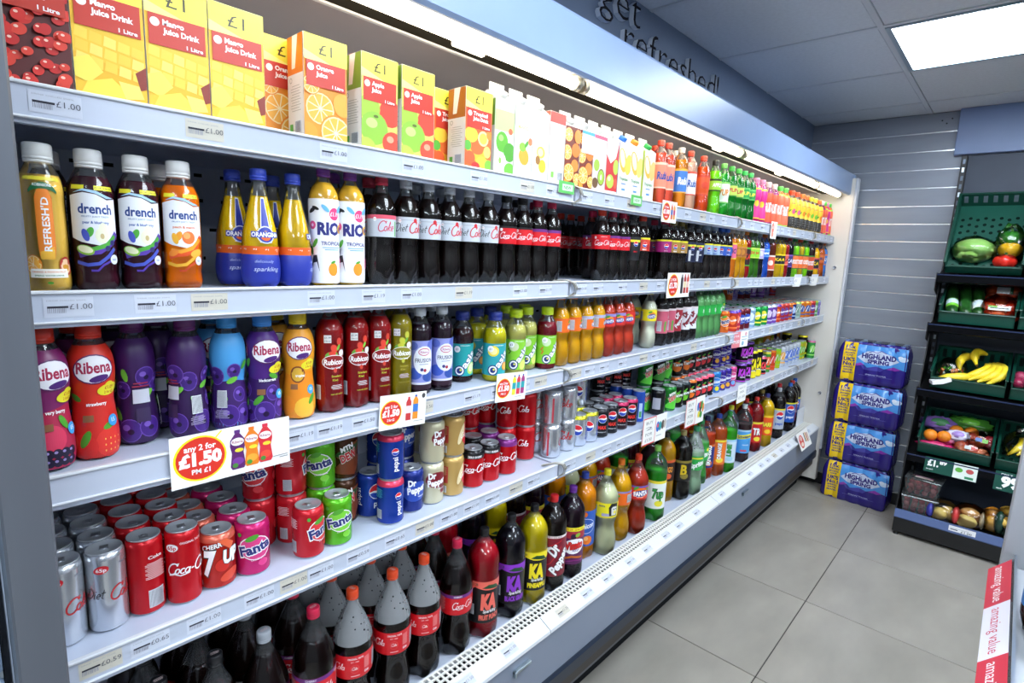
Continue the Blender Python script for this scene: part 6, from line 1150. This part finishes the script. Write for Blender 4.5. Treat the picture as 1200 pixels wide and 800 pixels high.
# bananas
_b = CR[2]; B0 = thing('banana_bunch', 'bunch of yellow bananas in green crate', 'bananas', incrate(2, .0, .20, .008), (0, -math.radians(_b[4]), 0)); B0.scale = (1.25, 1.2, 1.3)
m_ban = noisy('banana_skin', 'E6C61C', 'EED43A', 12, .4)
def banana(p0, p1, bulge, par=None):
    p0, p1, bulge = Vector(p0), Vector(p1), Vector(bulge); pts = []; rs = []
    for i in range(11):
        t = i/10; pts.append(p0.lerp(p1, t)+bulge*(1-(2*t-1)**2)); rs.append(.0195*min(1, .3+2.6*t, .25+2.4*(1-t)) if 0 < i < 10 else .005)
    o = MB().tube(pts, rs, m_ban, 6).build('banana', par or B0); MB().sphere(pts[-1], .006, mat('4A3A16', 'matte'), 8, 5).build('tip', o)
for i in range(4): banana((.19, -.03-.014*i, .05+.004*i), (.05-.008*i, .06-.036*i, .035), (-.02, -.045, .02))
banana((.20, .0, .07), (.07, .06, .06), (.02, .03, .02)); banana((.22, -.03, .085), (.10, .0, .085), (.02, .03, .02)); banana((.09, -.01, .03), (.035, .15, .022), (-.03, .0, .02))
# bag of stir-fry vegetables and garlic
V0 = thing('vegetable_bag', 'clear bag of mixed carrot and green vegetables left of bananas', 'vegetables', incrate(2, .06, .085, .008)); V0.scale = (1.3, 1.0, 1.4); random.seed(9)
for i in range(16):
    c = ['E0662A', '4E9A2E', 'D8D8C8', '3A7A24', 'E07A3A'][i % 5]; p = (rnd()*.09, (rnd()-.5)*.11, .02+rnd()*.05)
    MB().cbox(-.022, -.009, -.007, .022, .009, .007, .004, mat(c, 'gloss'), 2, True).build('vegetable_piece', V0, p, (rnd(), rnd(), rnd()*3))
crumple(MB(), (.05, 0, .05), (.085, .08, .06), m_clear, 5).build('bag', V0)
G0 = thing('garlic_bulb', 'white garlic bulb at the front of the banana crate', 'garlic', incrate(2, .026, .135, .008)); MB().sphere((0, 0, .022), (.024, .026, .022), mat('E0D8CC', 'paint'), 16, 10, lambda d: 1+.06*math.cos(8*math.atan2(d.y, d.x))).build('bulb', G0); MB().tube([(0, 0, .04), (0, 0, .058)], [.006, .004], mat('D8CFC0', 'paint')).build('stem', G0)
# oranges and bagged fruit
def fruit(name, lab, cat, pos, r, col, grp=None):
    t = thing(name, lab, cat, pos, group=grp); MB().sphere((0, 0, r), (r, r, r*.95), noisy(name+'_skin', col, col, 60, .45, bump=.1) if name+'_skin' not in bpy.data.materials else bpy.data.materials[name+'_skin'], 16, 10).build('flesh', t); MB().sphere((0, 0, r*1.93), r*.12, mat('5A6A2A', 'matte'), 8, 5).build('stem_end', t)
for b, a, l in ((.05, .075, 'loose orange at the left of the bagged fruit crate'), (.115, .085, 'second loose orange from the left in the bagged fruit crate'), (.165, .165, 'loose orange behind the white packet'), (.235, .175, 'loose orange beside the bagged apples')): fruit('orange', l, 'orange', incrate(3, a, b, .045), .036, 'E8861E', 'loose oranges')
def pouch(name, label, cat, pos, r, cols, sd, wrapm=None):
    root = thing(name, label, cat, pos); r = tuple(q*1.15 for q in r)
    MB().sphere((0, 0, r[2]), r, mat(cols[0], 'wrap'), 26, 18, lambda d: 1+.10*math.sin(8*d.x+sd)*math.cos(7*d.y-sd)+.08*math.sin(12*d.z+6*d.x+sd)+.05*math.sin(21*d.y+9*d.z)+.22*(abs(d.y)**3)).build('bag', root)
    MB().sphere((-r[0]*.5, 0, r[2]*1.35), (r[0]*.55, r[1]*.6, r[2]*.6), mat(cols[1], 'wrap'), 12, 8).build('printed_panel', root)
pouch('fruit_bag', 'hot pink bag at the front of the fruit crate', 'fruit bag', incrate(3, .04, .085, .008), (.036, .07, .022), ('BE2A64', 'D05A88'), 1)
pouch('fruit_bag', 'second pink bag behind the front one', 'fruit bag', incrate(3, .11, .14, .012), (.03, .05, .022), ('C83C74', 'D87A9C'), 2)
pouch('fruit_bag', 'lilac and green bag at back left of the fruit crate', 'fruit bag', incrate(3, .22, .08, .02), (.05, .075, .04), ('8A6AB8', '5AA06A'), 3)
pouch('fruit_bag', 'white and lilac packet in the middle of fruit crate', 'fruit bag', incrate(3, .12, .18, .04), (.035, .05, .032), ('D8D4E8', 'A88AD0'), 4)
pouch('salad_bag', 'dark green salad bag at the back of fruit crate', 'salad bag', incrate(3, .26, .22, .03), (.05, .085, .04), ('3E7A2A', '6ABA3A'), 5)
netbag('apple_bag', 'clear bag of red apples with blue sticker in fruit crate', 'apples', incrate(3, .10, .285, .03), 6, .036, ['B84A3A', 'C86A4A', 'A8303A'], (.05, .09, .01), 'apple', lab=[Rt(-24, -10, 6, 14, '3A6AC0'), Rt(8, -14, 34, 10, '7AC03A')], seed=6)
netbag('peach_pack', 'pack of pale red peaches at front right of fruit crate', 'peaches', incrate(3, .03, .25, .01), 4, .036, ['D87A54', 'C8604A'], (.045, .10, .008), 'peach', lab=[Rt(-30, -6, 0, 16, 'E0E4E8'), Rt(0, -6, 26, 14, 'D83A3A')], seed=7)
BB = thing('banana_bag', 'clear bag of yellow bananas at the right edge of rack', 'bananas', incrate(7, .05, .09, .012), (0, -math.radians(24), 0))
for i in range(3): banana((.20, .0-.02*i, .05+.01*i), (.03, .045-.04*i, .04+.01*i), (-.01, -.03, .03), BB)
crumple(MB(), (.11, -.01, .06), (.13, .085, .075), m_clear, 8).build('bag', BB)
netbag('onion_net', 'red net of onions at the right edge beside the bananas', 'onions', incrate(6, .09, .07, .02), 6, .034, ['9A2A4A', 'A83A5A'], (.08, .08, .02), 'onion', wrap=None, seed=9)
# grape punnets
def punnet(label, pos, rz):
    root = thing('grape_punnet', label, 'grapes', pos, (0, 0, rz), 'punnets of red grapes'); root.scale = (1.35, 1.25, 1.35); random.seed(int(pos[2]*1000))
    tb = MB(); vs = []
    for z, a, b in ((0, .05, .062), (.075, .058, .072)): vs += [(-a, -b, z), (a, -b, z), (a, b, z), (-a, b, z)]
    tb.add(vs, [(0, 1, 2, 3), (0, 1, 5, 4), (1, 2, 6, 5), (2, 3, 7, 6), (3, 0, 4, 7)], pet('EEF2F0', .06, .08)); tb.build('tray', root)
    MB().cbox(-.061, -.075, .074, .061, .075, .082, .003, pet('EEF2F0', .06, .08)).build('lid', root)
    for i in range(48):
        ix, iy, iz = i % 4, i//4 % 4, i//16
        MB().sphere((0, 0, 0), .0125, mat(['9A3440', 'AE4650', '8A2A38'][i % 3], 'gloss'), 10, 7).build('grape', root, (-.037+ix*.0245+rnd()*.004, -.045+iy*.03+rnd()*.006, .014+iz*.023+rnd()*.003))
    st = MB(); lay(st, [Rt(-36, -12, 36, 16, '8A2A6A'), Rt(-36, -12, 36, -2, 'E0D8C8'), Tx('GRAPES', 0, 8, 8, W_, 46, .02)], lambda u, v, o: (-.02+v/1000, -u/1000, .0825+o), 'label'); st.build('lid_label', root)
punnet('lower grape punnet standing on the rack base', (4.035, -.74, .151), .06); punnet('upper grape punnet stacked on another, purple label', (4.045, -.748, .264), -.05)
def bagged(name, label, cat, pos, items, wrapr, print_, part, sd, mt='paint'):
    root = thing(name, label, cat, pos); root.scale = (1.2, 1.15, 1.3)
    for c, r, col in items: MB().sphere((0, 0, 0), r, mat(col, mt), 14, 9, lumpy(.04, 1.3, c[1]*50)).build(part, root, c)
    crumple(MB(), (0, 0, wrapr[2]*.9), wrapr, m_clear, sd).build('bag', root)
    MB().sphere((-wrapr[0]*.3, wrapr[1]*.72, wrapr[2]*.8), (wrapr[0]*.6, wrapr[1]*.25, wrapr[2]*.7), mat(print_, 'wrap'), 12, 8).build('printed_panel', root)
bagged('roll_bag', 'bag of pale bread rolls with blue and white print beside grapes', 'bread rolls', (4.0, -.865, .151), [((-.01, .02, .03), (.035, .04, .028), 'D8B860'), ((.03, -.02, .032), (.035, .04, .03), 'CFA850')], (.062, .075, .05), '3A3A9A', 'bread_roll', 1)
bagged('roll_bag', 'bag of pale bread rolls with red and white print', 'bread rolls', (4.0, -.985, .151), [((-.02, .01, .032), (.036, .045, .03), 'DCC070'), ((.03, -.01, .045), (.034, .045, .03), 'B87A3A'), ((.0, .0, .07), (.03, .04, .02), 'C08A4A')], (.066, .075, .058), 'C83A3A', 'bread_roll', 2)
bagged('potato_bag', 'small orange bag with white sticker beside bread rolls', 'potatoes', (4.02, -1.085, .151), [((0, .0, .04), (.035, .04, .036), 'D89A2E'), ((.03, 0, .085), (.03, .036, .024), 'C8801E')], (.05, .05, .058), 'D8C8B0', 'potato', 3)
bagged('potato_bag', 'dark green bag of golden potatoes at the right of the rack base', 'potatoes', (4.03, -1.20, .151), [((-.03, .05, .07), (.03, .036, .024), 'D8B050'), ((-.02, -.01, .085), (.03, .04, .026), 'CFA040'), ((-.03, -.06, .03), (.034, .044, .03), 'C89A4A'), ((.02, .03, .11), (.03, .05, .022), 'C8A040'), ((.0, .04, .03), (.04, .05, .03), '1E3A2E')], (.07, .10, .075), '1E3A2E', 'potato', 4)

# ================================================================ shelving on the near right
m_gon = noisy('gondola_panel', '9A9CA0', 'A4A6AA', 3, .4)
gon = thing('gondola_shelving', 'grey shop shelving at right edge with red and white shelf strip', 'shelving', (1.2, -1.4, 0)); go = Vector((1.2, -1.4, 0))
def gp(mb, name, par=None):
    o = mb.build(name, par or gon)
    if par is None: o.location = -go
    return o
gp(MB().cbox(1.80, -1.75, .0, 1.835, -1.078, 1.55, .004, m_gon), 'end_panel')
gp(MB().box(.2, -1.62, 0, 1.80, -1.60, 1.5, m_gon), 'back_panel'); gp(MB().cbox(.2, -1.6, .0, 1.80, -1.11, .14, .003, m_gon), 'base')
gs = gp(MB().box(.2, -1.6, .862, 1.798, -1.106, .882, mat('B8BCC2', 'paint')), 'shelf')
MB().box(.2, -1.109, .862, 1.798, -1.104, .917, mat('B9C0CA', 'metal')).build('shelf_lip', gs)
st = MB(); st.prism([(-1.0595, .866), (-1.0585, .8665), (-1.1025, .9165), (-1.1035, .916)], 'x', .2, 1.77, pet('E8ECEE', .1, .1)); st.build('strip_holder', gs)
st = MB(); x = 1.762; k = 0
a0 = Vector((0, -1.058, .868)); a1 = Vector((0, -1.102, .918)); up = (a1-a0); ul = up.length; up.normalize(); nrm = Vector((0, .75, .66)).normalized()
while x > .3:
    el = [Rt(0, 2, 240, ul*1000-3, 'D2384A' if k % 2 == 0 else 'E6E4F0'), Tx('amazing value', 120, ul*500+1, 25, W_ if k % 2 == 0 else 'C8324A', 205, 0)]
    lay(st, el, lambda u, v, o: tuple(Vector((x-u/1000, a0.y, a0.z))+up*(v/1000)+nrm*(o+.0012)), 'label'); x -= .24; k += 1
st.build('printed_strip', gs)
bottle('squash', 'x', 'big', '5A2418', '2A4AC0', (60, 200, '3A8AD8'), [El(0, 130, 40, 40, 'E8E4E0'), Rt(-170, 186, 170, 200, 'D8302A')], fill=270)
for (x, y), l in (((1.47, -1.163), 'dark red squash bottle with blue cap on the near right shelf'), ((1.35, -1.17), 'squash bottle with blue label nearest the camera, right edge')):
    r_ = thing('squash_bottle', l, 'bottle', (x, y, .882), (0, 0, 2.6), 'squash bottles on the near shelf')
    for nm, me, par in PROD['squash'].parts: link(nm, me, r_)
